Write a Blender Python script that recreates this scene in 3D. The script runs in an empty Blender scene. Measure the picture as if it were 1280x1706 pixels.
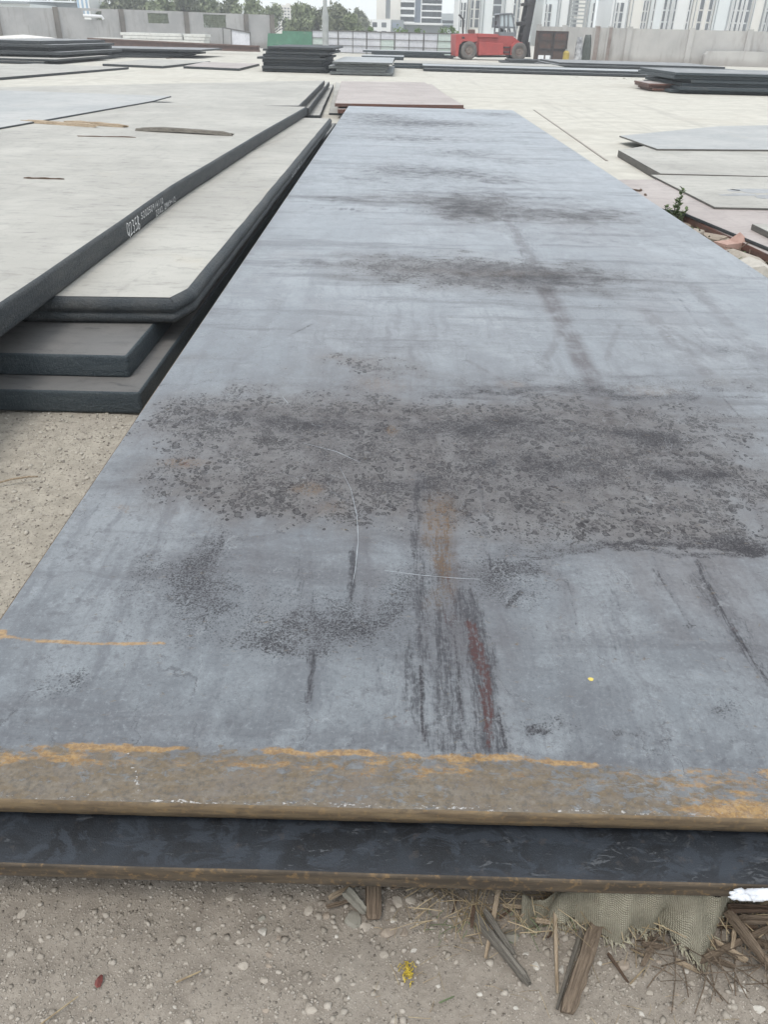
import bpy, bmesh, math, random
import numpy as np
from mathutils import Vector, Matrix
random.seed(7); rng = np.random.default_rng(7)

# ------------------------------------------------------------------ camera, world, sun, exposure
scene = bpy.context.scene
col = scene.collection
EYE = 1.6; FOC = 1281.0
def _frame():
    def n(v): return v/np.linalg.norm(v)
    a = np.array([-640., 57+.0256*(-662)-853, FOC]); b = np.array([640., 57+.0256*(1280-662)-853, FOC])
    up = n(np.cross(a, b)); up = -up if up[1] > 0 else up
    fw = n(np.array([22., 57-853., FOC])); rt = n(np.cross(fw, up)); rt = -rt if rt[0] < 0 else rt
    return np.array([rt, fw, up])
RC = _frame()
cam = bpy.data.objects.new('camera', bpy.data.cameras.new('camera')); col.objects.link(cam)
cam.data.sensor_fit = 'VERTICAL'; cam.data.sensor_height = 24; cam.data.lens = FOC/1706*24
cam.data.clip_start = .05; cam.data.clip_end = 4000
M = Matrix.Identity(4)
for r in range(3):
    M[r][0] = RC[r][0]; M[r][1] = -RC[r][1]; M[r][2] = -RC[r][2]
M[2][3] = EYE
cam.matrix_world = M; scene.camera = cam

SUN_EL = 62; SUN_AZ = 205          # degrees; azimuth from +Y towards +X
w = bpy.data.worlds.new('World'); scene.world = w; w.use_nodes = True
nt = w.node_tree; sky = nt.nodes.new('ShaderNodeTexSky'); sky.sky_type = 'NISHITA'; sky.sun_disc = False
sky.sun_elevation = math.radians(SUN_EL); sky.sun_rotation = math.radians(SUN_AZ)
sky.dust_density = 1.5; sky.air_density = 1.0; sky.ozone_density = 1.0
cloud = nt.nodes.new('ShaderNodeMix'); cloud.data_type = 'RGBA'; cloud.inputs[0].default_value = .8; cloud.inputs[7].default_value = (5.3, 5.6, 5.75, 1)   # thin white overcast over the blue
nt.links.new(sky.outputs[0], cloud.inputs[6]); nt.links.new(cloud.outputs[2], nt.nodes['Background'].inputs[0]); nt.nodes['Background'].inputs[1].default_value = .15
sl = bpy.data.lights.new('sun', 'SUN'); sl.energy = 1.1; sl.angle = math.radians(18); sl.color = (1, .96, .9)
so = bpy.data.objects.new('sun', sl); col.objects.link(so)
el, az = math.radians(SUN_EL), math.radians(SUN_AZ)
d = Vector((math.sin(az)*math.cos(el), math.cos(az)*math.cos(el), math.sin(el)))
so.rotation_euler = (-d).to_track_quat('-Z', 'Y').to_euler(); so.location = (0, 0, 30)
scene.view_settings.view_transform = 'Standard'; scene.view_settings.look = 'None'
scene.view_settings.gamma = 1; scene.view_settings.use_curve_mapping = False
scene.view_settings.exposure = .9

# ------------------------------------------------------------------ helpers
def at(px, py, z=0.):            # survey point of the photograph on the horizontal level z
    dd = RC@np.array([px-640., py-853., FOC]); t = (z-EYE)/dd[2]
    return np.array([dd[0]*t, dd[1]*t, z])
def atY(px, py, Y):              # the same on the upright plane at distance Y
    dd = RC@np.array([px-640., py-853., FOC]); t = Y/dd[1]
    return np.array([dd[0]*t, Y, EYE+dd[2]*t])
def tag(o, label=None, cat=None, group=None, kind=None):
    for k, v in (('label', label), ('category', cat), ('group', group), ('kind', kind)):
        if v: o[k] = v
    return o
def empty(name, loc, rz=0.):
    o = bpy.data.objects.new(name, None); col.objects.link(o); o.location = loc; o.rotation_euler = (0, 0, rz)
    o.empty_display_size = .1
    return o
def link(name, me, mats, parent=None, loc=None, smooth=False):
    if not isinstance(mats, (list, tuple)): mats = [mats]
    if not me.materials:
        for m in mats: me.materials.append(m)
    o = bpy.data.objects.new(name, me); col.objects.link(o)
    if parent: o.parent = parent
    if loc is not None: o.location = loc
    if smooth: me.polygons.foreach_set('use_smooth', [True]*len(me.polygons))
    return o
def mesh(name, V, Fc, mats, parent=None, loc=None, smooth=False, mi=None):
    me = bpy.data.meshes.new(name); me.from_pydata([tuple(map(float, v)) for v in V], [], [tuple(map(int, f)) for f in Fc])
    if mi is not None: me.polygons.foreach_set('material_index', mi)
    me.update()
    return link(name, me, mats, parent, loc, smooth)
class MB:
    def __init__(s): s.V = []; s.F = []
    def add(s, V, Fc):
        b = len(s.V); s.V += [tuple(v) for v in V]; s.F += [tuple(i+b for i in f) for f in Fc]; return s
    def box(s, x0, x1, y0, y1, z0, z1):
        return s.add([(x0,y0,z0),(x1,y0,z0),(x1,y1,z0),(x0,y1,z0),(x0,y0,z1),(x1,y0,z1),(x1,y1,z1),(x0,y1,z1)],
                     [(0,3,2,1),(4,5,6,7),(0,1,5,4),(1,2,6,5),(2,3,7,6),(3,0,4,7)])
    def bar(s, a, b, w_, h_=None, up=(0,0,1)):
        a = Vector(a); b = Vector(b); d_ = (b-a).normalized(); u = Vector(up)
        if abs(d_.dot(u)) > .98: u = Vector((1,0,0))
        x = d_.cross(u).normalized(); y = x.cross(d_).normalized(); h_ = h_ or w_
        V = []
        for p in (a, b):
            for sx, sy in ((-1,-1),(1,-1),(1,1),(-1,1)): V.append(p+x*sx*w_/2+y*sy*h_/2)
        return s.add(V, [(0,1,2,3),(7,6,5,4),(0,4,5,1),(1,5,6,2),(2,6,7,3),(3,7,4,0)])
    def tube(s, pts, rad, n=6, caps=True):
        pts = [Vector(p) for p in pts]; V = []; Fc = []
        for i, p in enumerate(pts):
            t = (pts[min(i+1, len(pts)-1)]-pts[max(i-1, 0)]).normalized()
            u = Vector((0,0,1)) if abs(t.z) < .9 else Vector((1,0,0))
            x = t.cross(u).normalized(); y = x.cross(t)
            r_ = rad[i] if isinstance(rad, (list, tuple)) else rad
            for k in range(n):
                a = 2*math.pi*k/n; V.append(p+x*math.cos(a)*r_+y*math.sin(a)*r_)
        for i in range(len(pts)-1):
            for k in range(n):
                Fc.append((i*n+k, i*n+(k+1) % n, (i+1)*n+(k+1) % n, (i+1)*n+k))
        if caps: Fc += [tuple(range(n))[::-1], tuple((len(pts)-1)*n+k for k in range(n))]
        return s.add(V, Fc)
    def prism(s, poly, y0, y1):       # poly of (x,z), extruded along y
        n = len(poly); V = [(p[0], y0, p[1]) for p in poly]+[(p[0], y1, p[1]) for p in poly]
        Fc = [tuple(range(n)), tuple(range(n, 2*n))[::-1]]+[(i+n, (i+1) % n+n, (i+1) % n, i) for i in range(n)]
        return s.add(V, Fc)
    def build(s, name, m, parent=None, loc=None, smooth=False): return mesh(name, s.V, s.F, m, parent, loc, smooth)

def vnoise(X, Y, sc, seed=0):         # numpy value noise
    x = X*sc+seed*17.3; y = Y*sc+seed*9.1; xi = np.floor(x).astype(np.int64); yi = np.floor(y).astype(np.int64)
    fx = x-xi; fy = y-yi; fx = fx*fx*(3-2*fx); fy = fy*fy*(3-2*fy)
    def h(a, b):
        v = (a*374761393+b*668265263+seed*2147483) & 0xffffffff; v = ((v ^ (v >> 13))*1274126177) & 0xffffffff
        return ((v ^ (v >> 16)) & 0xffff)/65535.
    return (h(xi,yi)*(1-fx)+h(xi+1,yi)*fx)*(1-fy)+(h(xi,yi+1)*(1-fx)+h(xi+1,yi+1)*fx)*fy
def fbm(X, Y, sc, seed=0, oct=4):
    r_ = 0; a = .5; t = 0
    for i in range(oct): r_ = r_+a*vnoise(X, Y, sc*2**i, seed+i); t += a; a *= .5
    return r_/t

# ------------------------------------------------------------------ node helpers
class NT:
    def __init__(s, name):
        s.m = bpy.data.materials.new(name); s.m.use_nodes = True; s.t = s.m.node_tree
        s.b = s.t.nodes['Principled BSDF']; s.out = s.t.nodes['Material Output']
    def put(s, sock, v):
        if v is None: return
        if isinstance(v, bpy.types.NodeSocket): s.t.links.new(v, sock)
        elif isinstance(v, (tuple, list)) and len(v) == 3 and sock.type == 'RGBA': sock.default_value = (*v, 1)
        else: sock.default_value = v
    def n(s, ty, **kw):
        nd = s.t.nodes.new(ty)
        for k, v in kw.items(): setattr(nd, k, v)
        return nd
    def math(s, op, a, b=None, c=None, clamp=False):
        nd = s.n('ShaderNodeMath', operation=op, use_clamp=clamp)
        s.put(nd.inputs[0], a); s.put(nd.inputs[1], b); s.put(nd.inputs[2], c); return nd.outputs[0]
    def add(s, a, b, **k): return s.math('ADD', a, b, **k)
    def mul(s, a, b, **k): return s.math('MULTIPLY', a, b, **k)
    def vec(s, kind='Object'):
        return s.n('ShaderNodeTexCoord').outputs[kind]
    def pos(s): return s.n('ShaderNodeNewGeometry').outputs['Position']
    def scale(s, v, sc, loc=(0,0,0), rot=(0,0,0)):
        nd = s.n('ShaderNodeMapping'); s.put(nd.inputs[0], v); nd.inputs['Scale'].default_value = sc
        nd.inputs['Location'].default_value = loc; nd.inputs['Rotation'].default_value = rot; return nd.outputs[0]
    def noise(s, v, sc, det=4, rough=.55, dist=0., col=False):
        nd = s.n('ShaderNodeTexNoise'); s.put(nd.inputs['Vector'], v); nd.inputs['Scale'].default_value = sc
        nd.inputs['Detail'].default_value = det; nd.inputs['Roughness'].default_value = rough; nd.inputs['Distortion'].default_value = dist
        return nd.outputs[1 if col else 0]
    def voro(s, v, sc, feature='F1', out='Distance', rnd=1.):
        nd = s.n('ShaderNodeTexVoronoi', feature=feature); s.put(nd.inputs['Vector'], v); nd.inputs['Scale'].default_value = sc
        nd.inputs['Randomness'].default_value = rnd; return nd.outputs[out]
    def step(s, v, a, b, lo=0., hi=1.):
        nd = s.n('ShaderNodeMapRange', interpolation_type='SMOOTHSTEP'); s.put(nd.inputs[0], v)
        if a > b: a, b, lo, hi = b, a, hi, lo
        nd.inputs[1].default_value = a; nd.inputs[2].default_value = b; nd.inputs[3].default_value = lo; nd.inputs[4].default_value = hi
        return nd.outputs[0]
    def mix(s, f, a, b, mode='MIX'):
        nd = s.n('ShaderNodeMix', data_type='RGBA', blend_type=mode); s.put(nd.inputs[0], f)
        s.put(nd.inputs[6], a); s.put(nd.inputs[7], b); return nd.outputs[2]
    def attr(s, name): return s.n('ShaderNodeAttribute', attribute_name=name).outputs['Fac']
    def sep(s, v):
        nd = s.n('ShaderNodeSeparateXYZ'); s.put(nd.inputs[0], v); return nd.outputs
    def vadd(s, a, b):
        nd = s.n('ShaderNodeVectorMath', operation='ADD'); s.put(nd.inputs[0], a); s.put(nd.inputs[1], b); return nd.outputs[0]
    def vscale(s, a, k):
        nd = s.n('ShaderNodeVectorMath', operation='SCALE'); s.put(nd.inputs[0], a); s.put(nd.inputs['Scale'], k); return nd.outputs[0]
    def rand(s): return s.n('ShaderNodeObjectInfo').outputs['Random']
    def done(s, c, rough=.7, bump=None, bs=.3, bd=.01, metal=0., spec=.5, **kw):
        s.put(s.b.inputs['Base Color'], c); s.put(s.b.inputs['Roughness'], rough); s.put(s.b.inputs['Metallic'], metal)
        s.put(s.b.inputs['Specular IOR Level'], spec)
        if bump is not None:
            nd = s.n('ShaderNodeBump'); nd.inputs['Strength'].default_value = bs; nd.inputs['Distance'].default_value = bd
            s.put(nd.inputs['Height'], bump); s.t.links.new(nd.outputs[0], s.b.inputs['Normal'])
        return s.m
def simple(name, c, c2=None, sc=6., rough=.7, bs=.2, bd=.01, stretch=(1,1,1), var=.25, **kw):
    m = NT(name); v = m.scale(m.vec(), stretch); c2 = c2 or tuple(x*.6 for x in c)
    n1 = m.noise(v, sc, 6, .6); n2 = m.noise(v, sc*8, 3, .6)
    f = m.add(m.mul(m.step(n1, .35, .68), .75), m.mul(n2, .3), clamp=True)
    cc = m.mix(f, c, c2)
    rv = m.add(m.mul(m.rand(), var), 1-var/2)
    cc = m.mix(1., cc, m.n('ShaderNodeCombineXYZ').outputs[0], 'MULTIPLY') if False else cc
    hs = m.n('ShaderNodeHueSaturation'); m.put(hs.inputs['Value'], rv); m.put(hs.inputs['Color'], cc)
    return m.done(hs.outputs[0], rough, n2, bs, bd, **kw)

# ---- materials
def mat_main():
    m = NT('mill_scale_steel'); v = m.pos()
    A = {k: m.attr(k) for k in ('stain','dark','streak','purple','rust','red','orange','band','clean')}
    warp = m.vscale(m.vadd(m.noise(v, 3.2, 3, .5, col=True), (-.5,-.5,-.5)), .12)
    vw = m.vadd(v, warp)
    n_low = m.noise(vw, 1.3, 6, .62); n_mid = m.noise(vw, 7, 8, .68); n_fine = m.noise(v, 90, 5, .72); n_grain = m.noise(v, 300, 3, .7); n_sm = m.noise(vw, 3.1, 7, .66)
    stY = m.noise(m.scale(vw, (11, .8, 1)), 1.6, 8, .68)      # smears along the plate
    stX = m.noise(m.scale(vw, (.5, 4.5, 1)), 1.2, 8, .66)     # smoky bands across
    vq = m.vadd(v, m.vscale(m.noise(v, 5, 5, .65, col=True), .035)); vert = m.noise(m.scale(vq, (1, .045, 1)), 230, 5, .75); vert2 = m.noise(m.scale(vq, (1, .10, 1)), 62, 6, .74)
    c = m.mix(m.step(n_low, .36, .64), (.122,.134,.146), (.192,.205,.215))
    c = m.mix(m.mul(m.step(n_sm, .46, .62), .7), c, (.090,.095,.104)); bz = m.noise(m.scale(vw, (1, .45, 1), (8,1,0)), 1.5, 7, .66); c = m.mix(m.mul(m.step(bz, .50, .66), .5), c, (.112,.102,.104))
    c = m.mix(m.mul(m.step(stY, .46, .68), .8), c, (.090,.094,.104))
    c = m.mix(m.mul(m.step(stX, .50, .66), .75), c, (.094,.095,.103))
    c = m.mix(m.mul(m.step(n_mid, .52, .66), .5), c, (.21,.228,.240))
    c = m.mix(m.mul(m.step(n_grain, .50, .66), .5), c, (.066,.072,.080))
    c = m.mix(m.mul(m.step(n_fine, .52, .66), .5), c, (.064,.069,.077)); c = m.mix(m.mul(m.step(n_fine, .45, .32), .4), c, (.25,.27,.285))
    c = m.mix(m.mul(m.step(vert, .56, .66), m.mul(m.step(n_mid, .42, .6), .35)), c, (.06,.062,.07))
    crust = m.noise(m.scale(vw, (1,1,1), (4,9,0)), 24, 8, .74); c = m.mix(m.mul(m.step(crust, .54, .63), m.mul(m.step(n_low, .40, .58), .65)), c, (.068,.068,.075))
    pf = m.mul(A['purple'], m.step(m.add(n_mid, m.mul(stY, .6)), .42, .95))
    c = m.mix(m.mul(pf, .85), c, (.082,.070,.072))
    # stained regions: browner film, then crowds of specks of several sizes
    st = m.add(A['stain'], m.mul(m.add(n_mid, -.5), .9))
    c = m.mix(m.step(st, .12, .75, 0, .78), c, m.mix(m.step(crust, .4, .6), (.084,.073,.070), (.128,.119,.113)))
    vs = m.vadd(m.scale(v, (1, .8, 1)), m.vscale(m.noise(v, 28, 3, .6, col=True), .030))
    gate = m.step(st, .22, .62)
    def drops(sc, lo, hi, off):
        d1 = m.voro(m.vadd(vs, off), sc); e = m.math('SUBTRACT', m.mul(gate, m.step(m.noise(m.vadd(v, off), 9, 3, .6), .42, .62, lo, hi)), d1); return m.mul(m.step(e, -.03, .03), m.step(e, .05, .14, 1., .55))
    dr = m.math('MAXIMUM', m.math('MAXIMUM', drops(26, .0, .42, (0,0,0)), drops(48, .1, .50, (3,1,0))), drops(100, .18, .50, (5,7,0)))
    drop = m.mul(dr, m.step(gate, .1, .35))
    c = m.mix(m.mul(drop, .8), c, (.018,.016,.018))
    # sooty specks whose density follows the mask
    n_sp = m.noise(m.vadd(v, (3,3,0)), 170, 4, .75); k = m.add(m.add(m.mul(n_fine, .25), m.mul(n_sp, .60)), m.mul(n_mid, .30))
    soot = m.math('MINIMUM', A['dark'], .72)
    df = m.mul(m.step(m.add(k, m.mul(soot, .22)), .63, .78), m.step(A['dark'], .02, .12))
    c = m.mix(m.mul(m.step(A['dark'], .0, .8), .5), c, (.068,.063,.066)); c = m.mix(m.mul(df, .86), c, (.026,.024,.027))
    # smears: bundles of fine parallel lines
    sk = m.mul(m.step(m.add(m.add(m.mul(vert, .3), m.mul(vert2, .55)), m.add(m.mul(n_fine, .25), m.mul(A['streak'], .20))), .60, .78), m.step(m.add(A['streak'], m.mul(m.add(n_mid, -.5), .8)), .08, .5))
    c = m.mix(m.mul(m.step(A['streak'], .1, .9), .35), c, (.085,.082,.088)); c = m.mix(m.mul(sk, .6), c, (.028,.027,.031))
    # wandering hair lines along the plate
    wv = m.scale(m.vadd(v, m.vscale(m.noise(v, 9, 6, .66, col=True), .17)), (6.5, .9, 1))
    cr = m.voro(wv, 1.7, 'DISTANCE_TO_EDGE'); crf = m.mul(m.step(cr, .014, .003), m.step(n_mid, .45, .58))
    c = m.mix(m.mul(crf, .65), c, (.05,.05,.056))
    wv2 = m.scale(m.vadd(v, m.vscale(m.noise(v, 14, 5, .6, col=True), .1)), (3, 3, 1), (3,1,0))
    cr2 = m.voro(wv2, 2.3, 'DISTANCE_TO_EDGE'); c = m.mix(m.mul(m.mul(m.step(cr2, .012, .003), m.step(n_mid, .50, .62)), .35), c, (.27,.28,.29))
    # rust stains
    rf = m.mul(m.step(A['rust'], .02, .8), m.step(m.add(m.mul(n_sp, .6), m.add(m.mul(n_fine, .6), m.mul(vert2, .6))), .80, 1.02))
    c = m.mix(m.mul(rf, .75), c, m.mix(n_mid, (.10,.062,.036), (.17,.108,.058)))
    rd = m.mul(m.step(m.add(A['red'], m.add(m.mul(m.add(n_fine, -.5), 2.2), m.mul(m.add(vert2, -.5), 3.2))), .45, 1.05), m.step(A['red'], .04, .3))
    c = m.mix(m.mul(rd, .85), c, m.mix(n_fine, (.040,.024,.024), (.090,.040,.036)))
    # front rust band
    bn = m.noise(m.scale(v, (.7, 1.25, 1)), 40, 8, .74, .4); bn2 = m.noise(m.scale(v, (.35, 1.1, 1), (5,2,0)), 42, 7, .74)
    bf = m.step(m.add(m.mul(A['band'], .85), m.mul(m.add(bn, -.5), 2.2)), .22, .46)
    bc = m.mix(m.step(bn2, .38, .62), (.132,.096,.056), (.155,.128,.096)); bc = m.mix(m.mul(m.step(n_fine, .46, .64), .7), bc, (.072,.064,.054)); bc = m.mix(m.mul(m.step(n_fine, .44, .30), .45), bc, (.24,.215,.18))
    bc = m.mix(m.mul(m.step(n_mid, .48, .62), .45), bc, (.135,.115,.10))
    c = m.mix(m.mul(m.step(A['band'], 0, .5), .4), c, (.118,.108,.095)); c = m.mix(m.mul(bf, .92), c, bc)
    of = m.mul(m.step(m.add(A['orange'], m.add(m.mul(m.add(bn2, -.5), 2.0), m.mul(m.add(n_fine, -.5), 1.))), .40, .72), m.step(A['orange'], .06, .2))
    c = m.mix(m.mul(of, .9), c, m.mix(m.step(n_fine, .38, .62), (.33,.205,.078), (.20,.118,.050)))
    wf = m.step(m.add(m.mul(A['clean'], .9), m.mul(m.add(m.noise(m.scale(v, (1,2.2,1)), 55, 5, .75), -.5), 2.4)), .74, .84)
    c = m.mix(wf, c, (.44,.42,.40))
    rough = m.add(m.step(n_mid, .3, .7, .36, .50), m.mul(m.math('MAXIMUM', bf, m.mul(A['stain'], .4)), .3)); rough = m.math('SUBTRACT', rough, m.mul(drop, .1))
    h = m.add(m.mul(n_grain, .15), m.mul(n_mid, .6)); h = m.add(h, m.mul(drop, -.35)); h = m.add(h, m.mul(crf, -.3)); h = m.add(h, m.mul(m.mul(bf, n_fine), -.6)); h = m.add(h, m.mul(wf, .5))
    # a dry dust film, missing where it has been wet, sooty or scraped
    wet = m.math('MAXIMUM', m.math('MAXIMUM', drop, sk), m.math('MAXIMUM', df, m.mul(pf, .8)))
    m.put(m.b.inputs['Sheen Weight'], m.mul(m.math('SUBTRACT', 1., m.mul(wet, .85)), m.step(m.add(m.math('MAXIMUM', m.mul(A['stain'], .8), bf), m.mul(m.step(stX, .48, .64), .5)), 0, .9, .52, .16)))
    m.b.inputs['Sheen Roughness'].default_value = .45; m.b.inputs['Sheen Tint'].default_value = (.95,.97,1,1)
    return m.done(c, rough, h, .7, .003, spec=m.step(wet, 0, 1, .36, .10))
def mat_edge(name='rusty_cut_edge', a=(.165,.12,.07), b=(.10,.072,.045)):
    m = NT(name); v = m.pos(); n1 = m.noise(m.scale(v, (4, 4, 40)), 1.5, 6, .65); n2 = m.noise(v, 60, 4, .6)
    c = m.mix(m.step(n1, .36, .62), a, b); c = m.mix(m.mul(m.step(n2, .52, .68), .55), c, (.22,.14,.065)); n5 = m.noise(m.scale(v, (1, 1, 3), (4,4,4)), 13, 6, .7); c = m.mix(m.mul(m.step(n5, .52, .64), .55), c, (.055,.043,.033))
    return m.done(c, .75, m.add(n1, m.mul(n2, .4)), .5, .003, spec=.3)
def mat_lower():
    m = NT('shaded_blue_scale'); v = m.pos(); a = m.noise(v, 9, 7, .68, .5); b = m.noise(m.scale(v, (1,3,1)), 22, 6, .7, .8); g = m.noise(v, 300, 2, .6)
    c = m.mix(m.step(a, .35, .65), (.019,.023,.029), (.009,.010,.012))  # navy scale with the upper plate's shade put into its colour
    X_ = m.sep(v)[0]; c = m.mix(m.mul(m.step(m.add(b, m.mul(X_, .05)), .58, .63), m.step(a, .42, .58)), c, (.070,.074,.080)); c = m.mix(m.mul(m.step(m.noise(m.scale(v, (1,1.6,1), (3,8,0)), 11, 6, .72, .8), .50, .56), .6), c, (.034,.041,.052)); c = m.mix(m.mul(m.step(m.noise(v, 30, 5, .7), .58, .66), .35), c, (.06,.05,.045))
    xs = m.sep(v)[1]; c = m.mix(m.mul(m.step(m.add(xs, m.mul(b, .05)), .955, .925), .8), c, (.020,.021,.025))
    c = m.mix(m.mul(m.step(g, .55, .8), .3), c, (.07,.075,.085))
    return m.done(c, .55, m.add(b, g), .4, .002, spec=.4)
def mat_dust(name='dusty_plate_top', a=(.415,.397,.355), b=(.318,.302,.270), streak=(.13,.13,.13), cut=.60):
    m = NT(name); v = m.pos(); wp = m.vadd(v, m.vscale(m.noise(v, 2.5, 3, .5, col=True), .2))
    n1 = m.noise(wp, .9, 6, .6); s1 = m.noise(m.scale(wp, (1.2, 5.5, 1)), 1.6, 7, .66); s2 = m.noise(m.scale(wp, (2, 10, 1), (4,7,0)), 2.2, 6, .7)
    g = m.noise(v, 160, 3, .65); rnd = m.rand()
    c = m.mix(m.step(n1, .3, .7), a, b); c = m.mix(m.mul(m.step(s1, .48, .70), .5), c, tuple(x*.80 for x in b)); s3 = m.noise(m.scale(wp, (7, .6, 1), (1,9,0)), 1.4, 6, .7); c = m.mix(m.mul(m.step(s3, .55, .7), .35), c, tuple(x*.72 for x in b))
    c = m.mix(m.mul(m.step(s2, cut-.03, cut+.08), m.mul(m.step(n1, .38, .58), .7)), c, streak); blot = m.noise(m.scale(wp, (1, 2.2, 1), (2,5,0)), 6, 7, .72); c = m.mix(m.mul(m.step(blot, .53, .66), .5), c, tuple(x*.6 for x in b)); c = m.mix(m.mul(m.step(m.noise(v, 45, 4, .7), .60, .7), .4), c, tuple(x*.5 for x in b))
    c = m.mix(m.mul(m.step(g, .6, .75), .25), c, tuple(x*.6 for x in b))
    rust = m.noise(m.scale(wp, (1,1,1), (9,3,0)), 1.7, 5, .6); c = m.mix(m.mul(m.step(rust, .6, .75), .25), c, (.42,.36,.27))
    return m.done(c, .62, m.add(g, s2), .35, .002, spec=.45)
def mat_side(name='dark_plate_edge', a=(.032,.038,.043), b=(.058,.060,.060)):
    m = NT(name); v = m.pos(); n1 = m.noise(m.scale(v, (1.3,1.3,9)), 3, 6, .65); n2 = m.noise(m.scale(v, (22,22,5)), 4, 4, .65); g = m.noise(v, 130, 3, .7)
    c = m.mix(m.step(n1, .35, .7), a, b); c = m.mix(m.mul(m.step(n2, .6, .75), .4), c, (.02,.022,.026)); c = m.mix(m.mul(m.step(g, .55, .72), .45), c, (.15,.155,.15)); c = m.mix(m.mul(m.step(m.noise(v, 2.2, 5, .65), .55, .72), .35), c, (.10,.095,.085))
    n4 = m.noise(m.scale(v, (30,30,60)), 1.2, 5, .7)
    return m.done(c, .55, m.add(m.add(m.mul(n2, .7), n4), m.mul(g, .5)), 1., .010, spec=.35)
def mat_ground():
    m = NT('yard_ground'); v = m.pos(); X, Y, Z = m.sep(v)
    n0 = m.noise(v, .35, 5, .6); n1 = m.noise(v, 2.2, 6, .65); n2 = m.noise(v, 14, 6, .7); n3 = m.noise(v, 90, 4, .75); n4 = m.noise(v, 330, 3, .7)
    sb = m.noise(m.scale(v, (.35, 1.6, 1)), .5, 6, .65)
    conc = m.mix(m.step(n1, .3, .7), (.53,.505,.445), (.43,.41,.36)); conc = m.mix(m.mul(m.step(sb, .50, .70), .5), conc, (.34,.315,.27)); tr = m.noise(m.scale(v, (1.1, .05, 1), (2,0,0)), 1.3, 5, .7); conc = m.mix(m.mul(m.step(tr, .56, .68), .4), conc, (.33,.31,.28)); dk = m.noise(m.scale(v, (.5, 1.6, 1), (7,3,0)), 1.1, 7, .75); conc = m.mix(m.mul(m.step(dk, .60, .68), .45), conc, (.24,.225,.20))
    conc = m.mix(m.mul(m.step(n0, .5, .7), .5), conc, (.42,.385,.33)); conc = m.mix(m.mul(m.step(n2, .6, .72), .35), conc, (.27,.25,.22))
    sand = m.mix(m.step(n2, .3, .7), (.40,.36,.30), (.29,.26,.215)); sand = m.mix(m.mul(m.step(n3, .5, .7), .55), sand, (.17,.155,.13))
    sand = m.mix(m.mul(m.step(n1, .5, .7), .4), sand, (.24,.21,.18))
    soil = m.mix(m.step(n2, .3, .7), (.285,.25,.21), (.21,.182,.152)); soil = m.mix(m.mul(m.step(n3, .48, .68), .5), soil, (.33,.295,.25))  # brown soil, with the duller light at the front put into its colour
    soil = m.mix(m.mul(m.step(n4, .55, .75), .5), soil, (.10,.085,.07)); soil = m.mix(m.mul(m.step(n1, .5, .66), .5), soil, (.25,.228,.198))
    f1 = m.step(m.add(Y, m.mul(m.add(n1, -.5), .5)), 1.05, 1.6)  # blend from the darkened front to the lighter sandy strip
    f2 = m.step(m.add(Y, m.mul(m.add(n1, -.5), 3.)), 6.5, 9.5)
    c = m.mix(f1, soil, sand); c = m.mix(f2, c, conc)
    h = m.add(m.mul(n2, .6), m.add(m.mul(n3, .5), m.mul(n4, .25)))
    return m.done(c, .93, h, .8, .006, spec=.2)
def mat_stone(name, a, b, sc=25):
    m = NT(name); v = m.pos(); n1 = m.noise(v, sc, 5, .65); n2 = m.noise(v, 260, 3, .7)
    gi = m.n('ShaderNodeNewGeometry').outputs['Random Per Island']
    c = m.mix(gi, a, b); c = m.mix(m.mul(m.step(n1, .4, .7), .35), c, tuple(x*.55 for x in a)); c = m.mix(m.mul(m.step(n2, .5, .8), .4), c, tuple(min(1, x*1.5) for x in b))
    return m.done(c, .9, n2, .5, .002, spec=.25)
def mat_wood(name, a, b):
    m = NT(name); v = m.scale(m.vec(), (130, 130, 5)); n1 = m.noise(v, 1.6, 6, .7, .5); n2 = m.noise(m.vec(), 12, 4, .6)
    c = m.mix(m.step(n1, .36, .62), a, b); c = m.mix(m.step(n1, .60, .70), c, tuple(x*.3 for x in b)); c = m.mix(m.mul(m.step(n2, .5, .75), .4), c, tuple(x*.55 for x in b))
    return m.done(c, .85, n1, 1., .008, spec=.2)
def mat_concrete(name, a, b, sc=.6, dirt=(.22,.20,.18)):
    m = NT(name); v = m.pos(); n1 = m.noise(v, sc, 6, .6); n2 = m.noise(m.scale(v, (1.5,1.5,.25)), 1.5, 5, .65); n3 = m.noise(v, 9, 4, .7)
    c = m.mix(m.step(n1, .3, .7), a, b); c = m.mix(m.mul(m.step(n2, .52, .72), .55), c, dirt); c = m.mix(m.mul(m.step(n3, .55, .75), .25), c, dirt)
    z = m.sep(v)[2]; c = m.mix(m.mul(m.step(m.add(z, m.mul(n1, -.9)), .25, -.35), .6), c, dirt)
    return m.done(c, .88, n3, .3, .02, spec=.25)
def mat_flat(name, c, rough=.6, metal=0., spec=.5, **k): return NT(name).done(c, rough, metal=metal, spec=spec)
def mat_foliage(name, a, b):
    m = NT(name); gi = m.n('ShaderNodeNewGeometry').outputs['Random Per Island']; n1 = m.noise(m.pos(), .8, 3, .6)
    c = m.mix(gi, a, b); c = m.mix(m.mul(m.step(n1, .4, .7), .5), c, tuple(x*.55 for x in a))
    return m.done(c, .75, spec=.3)
K = {}
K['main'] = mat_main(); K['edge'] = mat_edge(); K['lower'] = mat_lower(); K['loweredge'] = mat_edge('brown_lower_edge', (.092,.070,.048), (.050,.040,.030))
K['dust'] = mat_dust(); K['dust2'] = mat_dust('pale_rosy_plate_top', (.41,.365,.34), (.33,.285,.265), (.22,.18,.165), .62)
K['dustblue'] = mat_dust('pale_blue_plate_top', (.37,.382,.385), (.31,.322,.325), (.2,.21,.22), .62)
K['brownside_top'] = mat_dust('brown_grey_plate_top', (.165,.155,.145), (.115,.112,.108), (.05,.05,.05), .6)
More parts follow.
